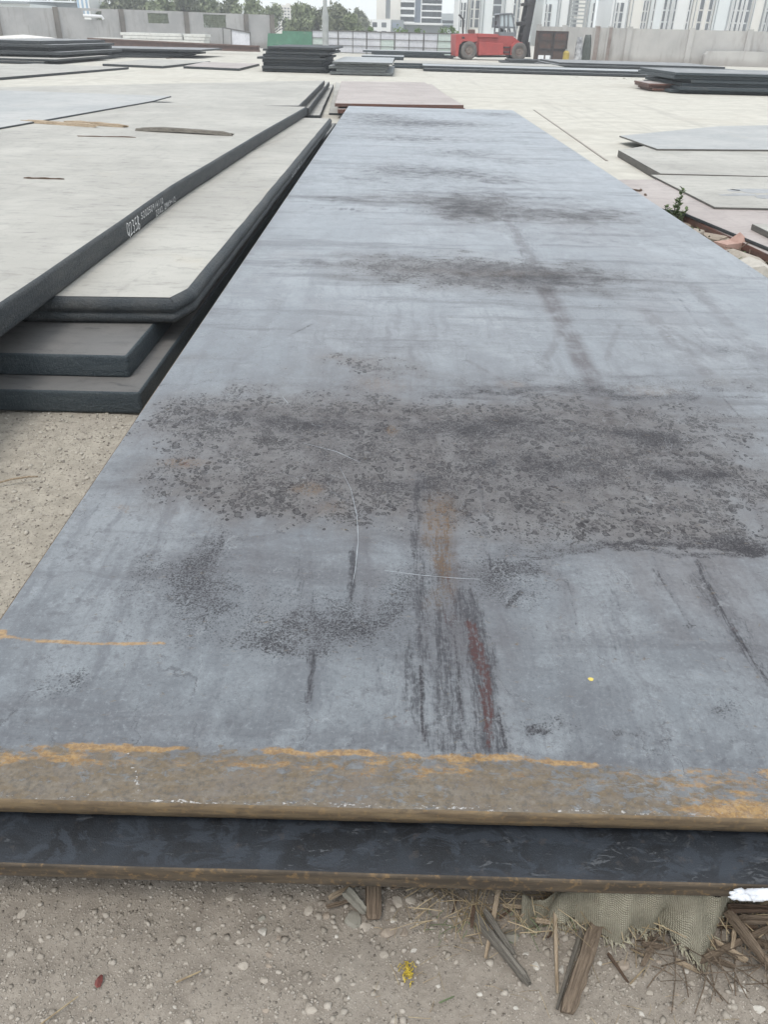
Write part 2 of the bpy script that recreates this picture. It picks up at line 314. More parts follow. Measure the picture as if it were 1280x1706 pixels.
K['side'] = mat_side(); K['side_front'] = mat_side('slate_front_edge', (.034,.046,.054), (.052,.064,.070))
K['redside'] = mat_side('red_brown_plate_edge', (.16,.075,.055), (.10,.06,.05)); K['dustmix'] = mat_dust('slightly_blue_dust_top', (.40,.395,.38), (.32,.325,.32), (.2,.2,.2), .62); K['darktop'] = mat_dust('dark_plate_top', (.30,.30,.295), (.17,.175,.18), (.06,.06,.06), .58)
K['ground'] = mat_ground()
K['gravel'] = mat_stone('brown_gravel', (.24,.21,.175), (.39,.35,.30)); K['gravel2'] = mat_stone('pale_gravel', (.34,.31,.26), (.46,.42,.36)); K['grit'] = mat_stone('brown_grit', (.115,.098,.08), (.43,.39,.34))
K['stone'] = mat_stone('pale_stone', (.29,.25,.21), (.37,.33,.28)); K['stoneg'] = mat_stone('grey_green_stone', (.19,.18,.15), (.24,.225,.19))
K['stoneb'] = mat_stone('brown_stone', (.26,.21,.17), (.31,.26,.21)); K['stonew'] = mat_stone('whitish_stone', (.40,.37,.33), (.47,.44,.39))
K['brick'] = mat_stone('pink_brick', (.38,.24,.20), (.42,.28,.23))
K['wood'] = mat_wood('weathered_wood', (.235,.18,.13), (.13,.098,.072)); K['woodp'] = mat_wood('pale_split_wood', (.46,.37,.27), (.29,.22,.15))
K['woodg'] = mat_wood('grey_wood', (.22,.20,.17), (.12,.108,.092)); K['woodd'] = mat_wood('dark_wood', (.15,.10,.07), (.08,.055,.04))
K['straw'] = simple('dry_straw', (.34,.27,.16), (.18,.13,.08), 20); K['green'] = simple('green_leaf', (.10,.14,.06), (.13,.16,.08), 30)
K['conc'] = mat_concrete('grey_wall_concrete', (.42,.41,.40), (.33,.325,.32)); K['conc2'] = mat_concrete('pale_wall_concrete', (.47,.455,.43), (.38,.37,.355), .5, (.27,.24,.22))
K['post'] = mat_concrete('dark_post_concrete', (.20,.18,.16), (.13,.12,.11)); K['foam'] = simple('white_foam', (.68,.69,.71), (.5,.51,.54), 40, .8, .4, .004, var=0)

# ---- plate builder: polygon outline, rounded / shaped rim profile
def inset(poly, off):
    n = len(poly); out = []
    for i in range(n):
        p0, p1, p2 = (np.array(poly[(i+k) % n][:2]) for k in (-1, 0, 1))
        e1 = (p1-p0)/np.linalg.norm(p1-p0); e2 = (p2-p1)/np.linalg.norm(p2-p1)
        n1 = np.array([-e1[1], e1[0]]); n2 = np.array([-e2[1], e2[0]]); b = n1+n2; b = b/np.linalg.norm(b)
        out.append(p1+b*off/max(.35, b@n1))
    return out
def fillet(poly, cr):
    out = []
    for i in range(len(poly)):
        p0, p1, p2 = poly[i-1], poly[i], poly[(i+1) % len(poly)]; a = (p0-p1)/np.linalg.norm(p0-p1); b = (p2-p1)/np.linalg.norm(p2-p1)
        for t in (0, .25, .5, .75, 1): out.append((1-t)**2*(p1+a*cr)+2*t*(1-t)*p1+t*t*(p1+b*cr))
    return out
def plate(name, poly, z0, z1, top, side, label=None, cat='steel plate', group=None, r=.006, profile=None, wav=.003, seg=.6, parent=None, cr=0):
    poly = [np.array(p[:2], float) for p in poly]
    if cr: poly = fillet(poly, cr)
    area = sum(poly[i-1][0]*poly[i][1]-poly[i][0]*poly[i-1][1] for i in range(len(poly)))
    if area < 0: poly = poly[::-1]
    t = z1-z0
    prof = profile or [(r*.3, 0), (0, t*.12), (0, max(t-r, t*.5)), (r*.3, t-r*.25), (r, t)]
    dense = []
    for i in range(len(poly)):
        a, b = poly[i], poly[(i+1) % len(poly)]; L = np.linalg.norm(b-a); k = max(1, min(60, int(L/seg)))
        for j in range(k):
            p = a+(b-a)*j/k
            if j: p = p+rng.normal(0, wav, 2)
            dense.append(p)
    n = len(dense); V = []; Fc = []; mi = []
    for off, z in prof:
        for p in inset(dense, off): V.append((p[0], p[1], z0+z))
    for k in range(len(prof)-1):
        for i in range(n):
            Fc.append((k*n+i, k*n+(i+1) % n, (k+1)*n+(i+1) % n, (k+1)*n+i)); mi.append(1)
    Fc.append(tuple((len(prof)-1)*n+i for i in range(n))); mi.append(0)
    Fc.append(tuple(range(n))[::-1]); mi.append(1)
    c = np.mean(dense, axis=0); o3 = (float(c[0]), float(c[1]), z0)
    V = [(x-o3[0], y-o3[1], z-o3[2]) for x, y, z in V]
    o = mesh(name, V, Fc, [top, side], parent, None if parent else o3, mi=mi)
    if cr: o.data.polygons.foreach_set('use_smooth', [m_ == 1 for m_ in mi])
    if parent is None: tag(o, label, cat, group)
    return o

# ------------------------------------------------------------------ ground
def grid_axis(dense0, dense1, st, far0, far1):
    a = list(np.arange(dense0, dense1, st)); s = st; x = a[-1]
    while x < far1: s = min(s*1.35, 60); x += s; a.append(x)
    s = st; x = a[0]; b = []
    while x > far0: s = min(s*1.35, 60); x -= s; b.append(x)
    return np.array(b[::-1]+a)
def grid_mesh(name, xs, ys, Z, mats, parent=None):
    nx, ny = len(xs), len(ys); X, Y = np.meshgrid(xs, ys); V = np.stack([X, Y, Z(X, Y) if callable(Z) else np.full_like(X, Z)], -1).reshape(-1, 3)
    i = np.arange(ny-1)[:, None]*nx+np.arange(nx-1)[None]; Q = np.stack([i, i+1, i+1+nx, i+nx], -1).reshape(-1, 4)
    me = bpy.data.meshes.new(name); me.vertices.add(len(V)); me.vertices.foreach_set('co', V.ravel().astype(np.float32))
    me.loops.add(Q.size); me.loops.foreach_set('vertex_index', Q.ravel().astype(np.int32))
    me.polygons.add(len(Q)); me.polygons.foreach_set('loop_start', np.arange(0, Q.size, 4, dtype=np.int32)); me.polygons.foreach_set('loop_total', np.full(len(Q), 4, np.int32))
    me.update(calc_edges=True)
    o = link(name, me, mats, parent, smooth=True); return o, X, Y
def gz(X, Y):
    f = np.clip((7-np.abs(Y-2))/3, 0, 1)*np.clip((6-np.abs(X))/2, 0, 1)
    bed = np.clip((X-2.2)/.5, 0, 1)*np.clip((9-Y)/2, 0, 1)*np.clip((Y-2.5)/1, 0, 1)
    return f*((fbm(X, Y, 2.5, 3, 5)-.5)*.030+(fbm(X, Y, 22, 5, 3)-.5)*.012)+bed*.05*fbm(X, Y, 5, 8, 3)-.004
gx = grid_axis(-3.2, 4.2, .014, -900, 900); gy = grid_axis(.35, 5.6, .014, -60, 1500)
g, _, _ = grid_mesh('ground', gx, gy, gz, K['ground']); tag(g, 'pale dusty yard ground, brown gravelly soil near the front, darkened for dull light', kind='structure')
def gzp(x, y): return float(gz(np.array([x]), np.array([y]))[0])

# pavement joint in the concrete
a = at(890, 183); b = at(1012, 268)
mb = MB(); mb.bar((a[0], a[1], .002), (b[0], b[1], .002), .035, .006)
tag(mb.build('pavement_joint', simple('joint_filler', (.30,.26,.22), (.22,.19,.17))), 'dark joint running through the pale concrete', kind='structure')

# ------------------------------------------------------------------ main plate
PX0, PX1, PY0, PY1, PZ, PT = -1.010, 2.528, .998, 18.6, .27, .040
ys = [PY0+.006]
while ys[-1] < PY1-.02:
    y = ys[-1]; ys.append(y+max(.0040, y*y*.00105))
ys = np.array(ys[:-1]+[PY1-.006])
xs = np.concatenate([np.arange(PX0+.006, 1.25, .0058), np.linspace(1.26, PX1-.006, 110)])
mp, X, Y = grid_mesh('steel_plate', xs, ys, lambda X, Y: PZ+(fbm(X, Y, .7, 31, 2)-.5)*.0, K['main'])
ZV = PZ
def E(cx, cy, rx, ry, rot=0):     # a stain's centre and radii on the plate
    c = at(cx, cy, ZV); a = at(cx+rx, cy, ZV); u = at(cx, cy-ry, ZV); l = at(cx, cy+ry, ZV)
    return c[0], (u[1]+l[1])/2, abs(a[0]-c[0]), (u[1]-l[1])/2, rot
WX = X+(fbm(X, Y, 5, 1)-.5)*.22+(fbm(X, Y, 24, 11, 3)-.5)*.07; WY = Y+(fbm(X, Y, 5, 2)-.5)*.22*np.clip(Y/3, .3, 2.5)+(fbm(X, Y, 24, 12, 3)-.5)*.06
def blob(lst, warp=1.):
    A_ = np.zeros_like(X)
    for it in lst:
        cx, cy, rx, ry, amp = it[:5]; rot = it[5] if len(it) > 5 else 0
        x0, y0, rw, rh, _ = E(cx, cy, rx, ry)
        dx = (X+(WX-X)*warp)-x0; dy = (Y+(WY-Y)*warp)-y0
        if rot: dx, dy = dx*math.cos(rot)+dy*math.sin(rot), -dx*math.sin(rot)+dy*math.cos(rot)
        d2 = (dx/rw)**2+(dy/rh)**2; A_ = 1-(1-A_)*(1-amp*np.exp(-d2*.9))
    return A_
def stroke(lst, warp=.12):
    A_ = np.zeros_like(X)
    for pts, wpx, amp in lst:
        P = [at(px, py, ZV) for px, py in pts]
        for (p, q), (sa, sb_) in zip(zip(P[:-1], P[1:]), zip(pts[:-1], pts[1:])):
            wm = abs(at(sa[0]+wpx, sa[1], ZV)[0]-p[0])*.5+abs(at(sb_[0]+wpx, sb_[1], ZV)[0]-q[0])*.5
            gx_, gy_ = X+(WX-X)*warp, Y+(WY-Y)*warp; dx, dy = q[0]-p[0], q[1]-p[1]; L2 = dx*dx+dy*dy
            t = np.clip(((gx_-p[0])*dx+(gy_-p[1])*dy)/L2, 0, 1); dd = np.hypot(gx_-p[0]-t*dx, gy_-p[1]-t*dy)
            A_ = np.maximum(A_, amp*np.clip(1.5-dd/wm, 0, 1))
    return A_
stain = blob([(770,745,430,85,.75),(480,740,200,80,.7),(1040,730,260,70,.6),(900,830,250,70,.75),(1120,885,190,45,.75),(460,815,190,50,.75),(350,700,120,45,.6),(640,790,180,60,.65),
              (830,460,250,32,.75),(700,440,150,18,.5),(790,352,70,24,.7),(960,360,130,16,.6),(700,330,200,12,.45),(620,610,110,22,.55),(560,845,60,25,.6),(1240,640,80,20,.4),(330,600,60,12,.35)])
dark = blob([(760,760,520,110,.16),(1100,740,200,60,.22),(640,720,120,25,.25),(700,215,150,22,.3),(760,330,220,30,.3),(900,470,300,40,.25),(1000,640,300,14,.3),(560,760,60,30,.3),(820,712,110,16,.7),(900,775,120,26,.42),(960,800,60,12,.4),(1155,792,48,14,.9),(1090,733,45,9,.85),(495,705,60,14,.75),(370,700,60,12,.6),(690,805,60,20,.6),(880,655,250,4,.6),(880,840,120,30,.25),
             (900,460,150,18,.65),(780,350,55,20,.65),(960,358,100,10,.55),(740,290,130,9,.6),(600,300,60,5,.4),(770,255,70,8,.55),(700,205,130,6,.65),(620,193,70,5,.6),(820,190,50,4,.55),(700,232,180,3,.55),(860,270,60,4,.45),(560,330,70,4,.45),(840,300,40,5,.5),(680,280,110,14,.35),(900,330,120,4,.35),(520,440,60,4,.4),(1000,400,140,4,.3),
             (345,990,45,45,.42),(345,925,20,50,.38),(300,960,80,70,.25),(520,1040,100,26,.38),(600,1055,80,24,.42),(660,1010,60,40,.4),(440,1075,110,16,.45),(850,965,34,34,.42),(885,935,40,14,.5),(760,960,110,70,.3),(450,1020,160,60,.3),
             (1070,915,240,7,.8),(1250,920,60,10,.8),(1180,905,80,10,.7),(935,1205,26,10,.65),(1020,1225,34,9,.55),(1200,1180,28,22,.5),(1190,1060,22,16,.4),(1150,1050,12,8,.6),(100,1130,60,20,.35),(250,960,35,30,.3),
             (1000,650,330,4,.5),(750,165,1,1,.1),(910,605,14,14,.5),(1230,590,50,20,.35),(1050,1250,60,4,.3),(870,1050,20,16,.25),(935,1047,10,8,.55)])
streak = np.maximum(0*X, stroke([([(700,790),(692,900),(700,1000),(712,1090)],13.0,.7),([(735,900),(742,1050),(740,1240)],20.8,.75),([(775,990),(800,1100),(818,1240)],26.0,.85),([(520,1085),(517,1165)],7.8,.8),
    ([(585,920),(583,1000)],7.8,.8),([(800,800),(815,950)],7.8,.5),([(1160,935),(1230,1060),(1280,1140)],6.5,.8),([(680,1090),(690,1200)],15.6,.55),([(760,1000),(765,1230)],13.0,.6),([(650,1000),(672,1110)],10.4,.4),([(830,1180),(850,1245)],15.6,.6),
    ([(830,320),(870,400),(912,490)],23.4,.45),([(700,1000),(705,1240)],10.4,.5),([(1090,930),(1120,1050)],10.4,.4),([(930,940),(955,1020)],10.4,.4),([(520,985),(530,1080)],7.8,.4),([(500,930),(495,990)],18.2,.4),([(1010,960),(1030,1040)],7.8,.35)]))
streak = np.maximum(streak, stroke([([(730,830),(745,1040),(760,1240)],42,.5),([(690,880),(700,1240)],30,.4),([(350,860),(345,1000)],22,.35),([(1120,940),(1200,1100)],30,.3),([(500,920),(520,1150)],35,.3),([(930,930),(960,1100)],30,.3),([(1020,930),(1040,1090)],20,.3),([(1180,950),(1280,1120)],35,.45),([(640,1000),(660,1240)],30,.3),([(860,1180),(840,1250)],18,.4)], .5))
dark = np.maximum(dark, stroke([([(1160,935),(1230,1060),(1285,1140)],2.2,.9),([(1095,950),(1150,1040)],1.6,.6),([(940,960),(965,1040)],1.6,.5),([(1200,660),(1240,700)],2,.5),([(524,1070),(514,1172)],1.8,.6),([(588,910),(582,1005)],1.8,.6),([(830,1190),(846,1245)],4,.8),([(702,1110),(704,1235)],3,.8),([(760,1060),(768,1200)],3,.7),([(860,860),(870,900)],2,.5),
    ([(1000,350),(1040,372)],2.5,.5),([(960,390),(1000,372),(1045,362)],2,.5),([(870,985),(845,1010)],6,.6),([(1020,760),(1080,800)],3,.4),([(480,560),(520,540)],3,.5),([(1110,470),(1180,560)],3,.35)], .08))
purple_extra = [([(1080,520),(1180,620)],14,.6),([(1160,480),(1280,600)],16,.5),([(900,930),(950,1010)],14,.5),([(1060,930),(1130,1060)],20,.5),([(420,900),(440,1010)],18,.45),([(600,900),(610,1010)],22,.4),([(830,330),(905,470)],9,.7),([(540,700),(900,720)],16,.5),([(700,560),(690,640)],18,.4),([(470,500),(380,620)],14,.35)]
dark = np.maximum(dark, stroke([([(150+0,190+0),(160,191)],.1,.0),([(580,225),(720,228),(900,232)],1.5,.45),([(560,262),(800,268)],1.5,.35),([(500,345),(720,352)],2,.55),([(700,655),(850,665),(1000,655),(1280,668)],5,.55),([(270,640),(420,632)],3,.4),([(880,925),(1000,915),(1140,930),(1280,925)],7,.6),([(640,200),(700,212),(860,205)],3,.5)], .6))
purple = blob([(760,700,400,80,.6),(350,830,150,50,.5),(1120,830,220,90,.65),(1230,1000,90,120,.55),(600,760,300,90,.5),(980,380,200,30,.35),(760,900,60,120,.5),(790,1100,70,140,.55),(640,560,200,40,.3),(1150,580,120,60,.35),(480,900,80,80,.3),(1030,700,60,50,.7)])
purple = np.maximum(purple, stroke([([(905,475),(950,560),(1000,655)],17,1.),([(780,600),(880,660)],6,.6),([(1035,540),(1010,600)],6,.5),([(940,540),(910,600)],8,.5),([(750,830),(755,980),(770,1100)],18,.8),([(1100,540),(1200,600)],10,.6),([(1200,960),(1280,1060)],30,.6),([(1000,655),(1040,760)],26,.9)]))
purple = np.maximum(purple, stroke(purple_extra, .4))
rust = blob([(738,880,24,50,1.),(735,935,22,20,1.),(740,990,20,30,.6),(310,772,38,7,1.),(650,717,14,7,.9),(515,815,22,14,.7),(190,848,16,5,.6),(560,850,30,12,.4),(640,640,40,16,.5),(850,640,26,6,.5),(480,425,60,5,.3),(1090,650,50,6,.45),(840,455,160,6,.35),(560,600,60,6,.35),(200,850,5,5,.8)], .5)
red = stroke([([(788,1045),(800,1120),(815,1190)],13,.8),([(812,1200),(816,1240)],10,.8),([(745,960),(755,1040)],11,.45),([(820,1205),(805,1245)],8,.5)], .3)
red = np.maximum(red, blob([(1230,1050,14,8,.5),(670,1205,16,5,.6),(310,773,25,4,.6)], .4))
def yline(px, py): return at(px, py, ZV)[1]
stain = np.maximum(stain, blob([(760,765,560,115,.5),(1190,800,190,130,.62),(420,770,190,90,.45)], 1.6)*.95)
yb = np.interp(X, [at(px, 1240, ZV)[0] for px in (0,200,400,640,900,1060,1280)], [yline(px, py) for px, py in ((0,1236),(200,1240),(400,1246),(640,1250),(900,1262),(1060,1272),(1280,1292))])
wob = (fbm(X, Y, 9, 41)-.5)*.07+(fbm(X, Y, 60, 43, 3)-.5)*.02
d_in = yb-(Y+wob*.5)                        # >0 inside the front band
band = np.clip(d_in/.03+.2, 0, 1)*(.35+.65*fbm(X, Y*1.5, 3, 44))*np.clip(.55+d_in*4, 0, 1)
gapn = np.clip((fbm(X, Y*.1, 7, 61, 3)-.40)*9, .42, 1)
orange = np.exp(-((d_in-.010)/(.007+.012*fbm(X, Y*.1, 6, 62, 2)))**2)*(.45+.60*fbm(X, Y*.2, 4, 47, 3))*gapn*np.clip(1.15-.45*np.clip(X, 0, 1), 0, 1)
orange = np.maximum(orange, np.where(d_in > 0, (.85*np.clip((X-.42)/.3, 0, 1)*np.exp(-((Y-PY0-.02)/.045)**2)+.55*np.clip((-.40-X)/.2, 0, 1)*np.exp(-((d_in-.035)/.035)**2)), 0))
orange = np.maximum(orange, blob([(1262,1287,30,15,.9),(1180,1300,50,5,.6)], .4)); orange = np.maximum(orange, stroke([([(0,1058),(60,1067),(160,1072),(275,1071)],5,.75),([(0,1052),(0,1060)],8,.8)], .12))
orange = np.maximum(orange, np.where(d_in > 0, .62*np.exp(-((d_in-.04)/.05)**2)*fbm(X, Y, 5, 52)*1.25, 0))
clean = np.exp(-((Y-PY0-.012)/.012)**2)*(.55+.5*(fbm(X, Y*0, 3, 55, 3)-.3)); clean = np.maximum(clean, stroke([([(213,1255),(232,1290),(250,1320)],5,.78),([(270,1332),(370,1337)],3,.9)], .3))
yellow = blob([(985,1132,5.5,4.5,1.5)], 0)
for nm, arr in (('stain',stain),('dark',dark),('streak',streak),('purple',purple),('rust',rust),('red',red),('orange',orange),('band',band),('clean',clean)):
    at_ = mp.data.attributes.new(nm, 'FLOAT', 'POINT'); at_.data.foreach_set('value', arr.astype(np.float32).ravel())
tag(mp, 'huge bare steel plate with blue-grey mill scale, rust band along its front edge', 'steel plate')
# rim of the main plate
def rim(name, x0, x1, y0, y1, z0, z1, r, m, parent):
    V = []; Fc = []; prof = [(0.012, z0), (.002, z0+.003), (0, z0+(z1-z0)*.5), (.0006, z1-r*1.1), (r*.35, z1-r*.35), (r, z1)]
    poly = []
    def seg(a, b, n): return [(a[0]+(b[0]-a[0])*i/n, a[1]+(b[1]-a[1])*i/n) for i in range(n)]
    poly = seg((x0,y0),(x1,y0),160)+seg((x1,y0),(x1,y1),60)+seg((x1,y1),(x0,y1),10)+seg((x0,y1),(x0,y0),60)
    nn = len(poly); ins = [inset(poly, o_) for o_, _ in prof]
    for k, (o_, z) in enumerate(prof):
        for p in ins[k]:
            j = (vnoise(np.array([p[0]*1.]), np.array([p[1]+k*.3]), 30, 3)[0]-.5)*.0016 if 0 < k < 5 else 0
            V.append((p[0], p[1]+j, z))
    for k in range(len(prof)-1):
        for i in range(nn): Fc.append((k*nn+i, k*nn+(i+1) % nn, (k+1)*nn+(i+1) % nn, (k+1)*nn+i))
    Fc.append(tuple(range(nn))[::-1])
    return mesh(name, V, Fc, m, parent, smooth=True)
rim('cut_edge', PX0, PX1, PY0, PY1, PZ-PT, PZ, .006, K['edge'], mp)
# thin chalky scratches: shallow ribbons in the surface
def ribbon(name, pts, w_, m, parent, z):
    P = [at(px, py, z) for px, py in pts]; Q = []
    for a_, b_ in zip(P[:-1], P[1:]):
        for k in range(5): Q.append(a_+(b_-a_)*k/5)
    Q.append(P[-1]); V = []; Fc = []
    for i, p in enumerate(Q):
        t = Q[min(i+1, len(Q)-1)]-Q[max(i-1, 0)]; t = t/np.linalg.norm(t); nn = np.array([-t[1], t[0], 0]); ww = w_*(.35+.65*math.sin(math.pi*(i+.3)/len(Q)))*random.uniform(.5, 1.2)
        V += [p+nn*ww/2, p-nn*ww/2]
    for i in range(len(Q)-1): Fc.append((2*i, 2*i+1, 2*i+3, 2*i+2))
    return mesh(name, V, Fc, m, parent)
K['scratch'] = simple('scratch_metal', (.36,.38,.40), (.26,.28,.30), 60, .5, .1)
for pts in ([(566,778),(585,815),(595,860),(597,900),(592,950),(587,975)], [(640,950),(700,958),(760,963),(800,965)], [(505,738),(560,752),(600,770)], [(470,660),(480,672)]):
    ribbon('scratch', pts, .0028, K['scratch'], mp, PZ+.0008)
K['yellow'] = simple('yellow_speck', (.62,.50,.12), (.5,.38,.1), 40)
c = at(985, 1132, PZ); mb = MB(); n = 14
ring = [(c[0]+math.cos(a)*.0068*(1+.15*math.sin(3*a)), c[1]+math.sin(a)*.0062, PZ+.001) for a in [2*math.pi*i/n for i in range(n)]]
mesh('yellow_chip', ring+[(c[0], c[1], PZ+.0035)], [(i, (i+1) % n, n) for i in range(n)], K['yellow'], None, smooth=True)
tag(bpy.data.objects['yellow_chip'], 'tiny yellow chip lying on the blue-grey plate', 'chip')

# lower plate beneath
lp = plate('steel_plate', [(-1.02,.906),(2.50,.896),(2.50,18.5),(-1.02,18.5)], .162, .200, K['lower'], K['loweredge'], 'dark navy scaled plate with painted-in shade lying beneath the big front plate', r=.005, wav=.0006, seg=.2)
for i, y in enumerate((1.35, 4.9, 8.5, 12.2, 15.9)):
    mb = MB(); mb.box(-.9, 2.4, y-.06, y+.06, -.01, .1615)
    tag(mb.build('timber_bearer', K['woodd']), ['dark timber bearer under the plates nearest the front edge', 'dark timber bearer under the big plate, second from the front', 'dark timber bearer midway under the big plate', 'dark timber bearer under the far half of the big plate', 'dark timber bearer near the far end of the big plate'][i], 'timber', 'bearers under the big plate')
for i, (y, x0, x1) in enumerate(((1.3,-.95,-.75),(9,-.9,-.6),(17,-.9,-.6),(1.3,2.2,2.4),(9,2.2,2.4),(17,2.2,2.4))):
    mb = MB(); mb.box(x0, x1, y-.05, y+.05, .2005, .2298)
    tag(mb.build('spacer_block', K['woodd']), 'small wooden spacer block squeezed between the two plates', 'block', 'spacers between the plates')

# ------------------------------------------------------------------ left stack
def edgeprof(t, r): return [(r*.5, 0), (r*.12, r*.3), (0, r*.9), (0, t-r), (r*.13, t-r*.5), (r*.45, t-r*.14), (r, t)]
plate('steel_plate', [(-3.6,3.40),(-1.19,3.415),(-1.14,16.6),(-3.6,16.6)], .004, .112, K['brownside_top'], K['side_front'], 'lowest thick plate of the left stack, resting on the ground', profile=edgeprof(.108,.012), wav=.002, cr=.02)
plate('steel_plate', [(-3.6,3.59),(-1.29,3.60),(-1.255,14.2),(-3.6,14.2)], .1135, .224, K['brownside_top'], K['side_front'], 'second thick slate-edged plate from the bottom of the left stack', profile=edgeprof(.1105,.013), wav=.002, cr=.025)
p3 = [(-2.6,4.03),(-1.165,4.09),(-1.10,4.30),(-1.075,14.6),(-2.6,14.6)]
clam = [(.035,0),(.010,.012),(0,.032),(.004,.050),(.022,.060),(.006,.070),(-.004,.088),(.0,.112),(.016,.130),(.040,.1385)]
plate('steel_plate', p3, .2255, .364, K['dust'], K['side'], 'pale dusty plate with a thick double-lipped dark edge, third up in the left stack', profile=clam, wav=.002, seg=.3, cr=.022)
tp = plate('steel_plate', [(-9.5,1.2),(-1.80,1.2),(-1.795,4.0),(-1.815,6.8),(-1.70,10.6),(-1.53,15.0),(-9.5,15.2)], .3655, .500, K['dust'], K['side'], 'topmost wide dusty white plate of the left stack with chalk writing on its dark edge', profile=edgeprof(.1345,.022), wav=.003, cr=.05)

# chalk writing on its edge
GL = {'Q': [[(.5,0),(.1,.2),(0,.6),(.25,1),(.75,.95),(.9,.5),(.7,.1),(.4,0)],[(.5,.3),(1,-.1)]], '2': [[(0,.75),(.25,1),(.7,.95),(.75,.65),(0,0),(.9,.05)]], '3': [[(.05,.95),(.7,.95),(.35,.6),(.8,.4),(.6,.02),(0,.1)]],
      '5': [[(.85,1),(.2,1),(.1,.55),(.7,.5),(.75,.1),(0,0)]], 'B': [[(.1,0),(.15,1),(.7,.85),(.2,.52),(.85,.3),(.6,0),(.1,0)]], '0': [[(.4,0),(.05,.4),(.3,1),(.75,.8),(.7,.15),(.4,0)]], '9': [[(.75,.7),(.3,1),(.1,.65),(.5,.5),(.8,.8),(.6,0)]],
      '1': [[(.4,0),(.5,1)]], '4': [[(.5,1),(.05,.35),(.9,.4)],[(.7,.7),(.6,0)]], '7': [[(0,.9),(.8,1),(.4,0)]], 'X': [[(0,0),(.9,.9)],[(.1,.95),(.8,0)]], 'M': [[(0,0),(.15,1),(.45,.4),(.75,1),(.9,0)]], '8': [[(.7,.85),(.3,1),(.15,.7),(.7,.35),(.5,0),(.1,.2),(.35,.5),(.7,.85)]],
      '.': [[(.3,0),(.4,.08)]], '+': [[(.1,.5),(.8,.5)],[(.45,.15),(.5,.85)]], '-': [[(.1,.5),(.8,.5)]], 'S': [[(.8,.9),(.3,1),(.15,.65),(.7,.4),(.5,0),(0,.1)]], 'H': [[(.1,0),(.15,1)],[(.7,0),(.8,1)],[(.1,.5),(.75,.5)]]}
K['chalk'] = simple('white_chalk', (.78,.78,.76), (.5,.5,.5), 200, .95, .3, .001, var=0)
def writing(parent, text, y0, y1, zb, zt, xof, w_=.007, tilt=0.):
    V = []; Fc = []; n = len(text); cw = (y1-y0)/n
    for i, ch in enumerate(text):
        for line in GL.get(ch, []):
            P = []
            for (u, v) in line:
                yy = y0+cw*(i+.08+u*.78)+random.uniform(-.03,.03)*cw; zz = zb+(zt-zb)*(v+random.uniform(-.06,.06))+tilt*i
                P.append(np.array([yy, zz]))
            for a_, b_ in zip(P[:-1], P[1:]):
                t = (b_-a_)/max(1e-6, np.linalg.norm(b_-a_)); nn = np.array([-t[1], t[0]])*w_/2; k = len(V)
                for q in (a_-t*w_*.3+nn, a_-t*w_*.3-nn, b_+t*w_*.3-nn, b_+t*w_*.3+nn): V.append((xof(q[0]), q[0], q[1]))
                Fc.append((k, k+1, k+2, k+3))
    o = mesh('chalk_writing', [(a-parent.location[0], b-parent.location[1], c_-parent.location[2]) for a, b, c_ in V], Fc, K['chalk'], parent); o['kind'] = 'stuff'; return o
xe = lambda y: float(np.interp(y, [1.2,4.0,6.8,10.6,15.0], [-1.80,-1.795,-1.815,-1.70,-1.53]))+.0065
def yof(px, py): return at(px, py, .48)[1]
q0, q1 = at(203, 384, .43)[1], at(229, 368, .43)[1]
writing(tp, 'Q235B', q0, q1, .388, .470, xe, .008)
writing(tp, 'S20250914110', at(231, 360, .455)[1], at(273, 333, .455)[1], .434, .476, xe, .0055)
writing(tp, '20X2.2MX9+12', at(263, 356, .40)[1], at(298, 331, .40)[1], .382, .420, xe, .0055)
# faint unreadable chalk marks on the edge of the double-lipped plate
p3o = [o_ for o_ in bpy.data.objects if 'double-lipped' in str(o_.get('label', ''))][0]
writing(p3o, '2025-X2.9', at(470, 290, .33)[1], at(492, 268, .33)[1], .30, .34, lambda y: -1.066-.0, .004)

# planks lying on the top plate
def plank(name, px0, py0, px1, py1, z, w_, th, m, label, cat='wood', group=None, bow=0., taper=.6, jag=.2, lift=0., z1=None, nseg=9):
    a_ = at(px0, py0, z); b_ = at(px1, py1, z if z1 is None else z1); a_ = np.array(a_); b_ = np.array(b_)
    L = float(np.linalg.norm(b_-a_)); V = []; Fc = []; n = nseg
    for i in range(n+1):
        t = i/n; wl = w_*(1-(1-taper)*t)*(1+random.uniform(-jag, jag)*.35); o_ = random.uniform(-1, 1)*w_*jag*.15; zb = bow*4*t*(1-t)
        if i in (0, n): wl *= random.uniform(.6, .9)
        h = th*(1+random.uniform(-jag, jag)*.4)*(.75 if i in (0, n) else 1); s1 = (t-.5)*L
        for (u, v) in ((-.5,0),(.5,0),(.53,.55),(.3,1),(-.1,.88),(-.42,1.02)): V.append((u*wl+o_, v*h+zb+random.uniform(-1,1)*th*jag*.12, s1+(random.uniform(-.5,.5)*w_*jag*1.4 if i in (0, n) else 0)))
    k = 6
    for i in range(n):
        for j in range(k): Fc.append((i*k+j, i*k+(j+1) % k, (i+1)*k+(j+1) % k, (i+1)*k+j))
    Fc += [tuple(range(k))[::-1], tuple(n*k+j for j in range(k))]
    o = mesh(name, V, Fc, m)
    d_ = Vector(b_-a_).normalized(); yv = Vector((0,0,1)); xv = yv.cross(d_).normalized(); yv = d_.cross(xv)
    R_ = Matrix((xv, yv, d_)).transposed().to_4x4(); R_.translation = Vector((a_+b_)/2)+Vector((0,0,lift)); o.matrix_world = R_
    return tag(o, label, cat, group)
plank('plank', 42, 203, 160, 212, .501, .16, .03, K['woodp'], 'pale split plank lying leftmost on the dusty top plate', jag=.5)
plank('plank', 110, 205, 207, 212, .501, .15, .035, K['woodp'], 'pale tan split plank touching the leftmost plank on the top plate', jag=.4)
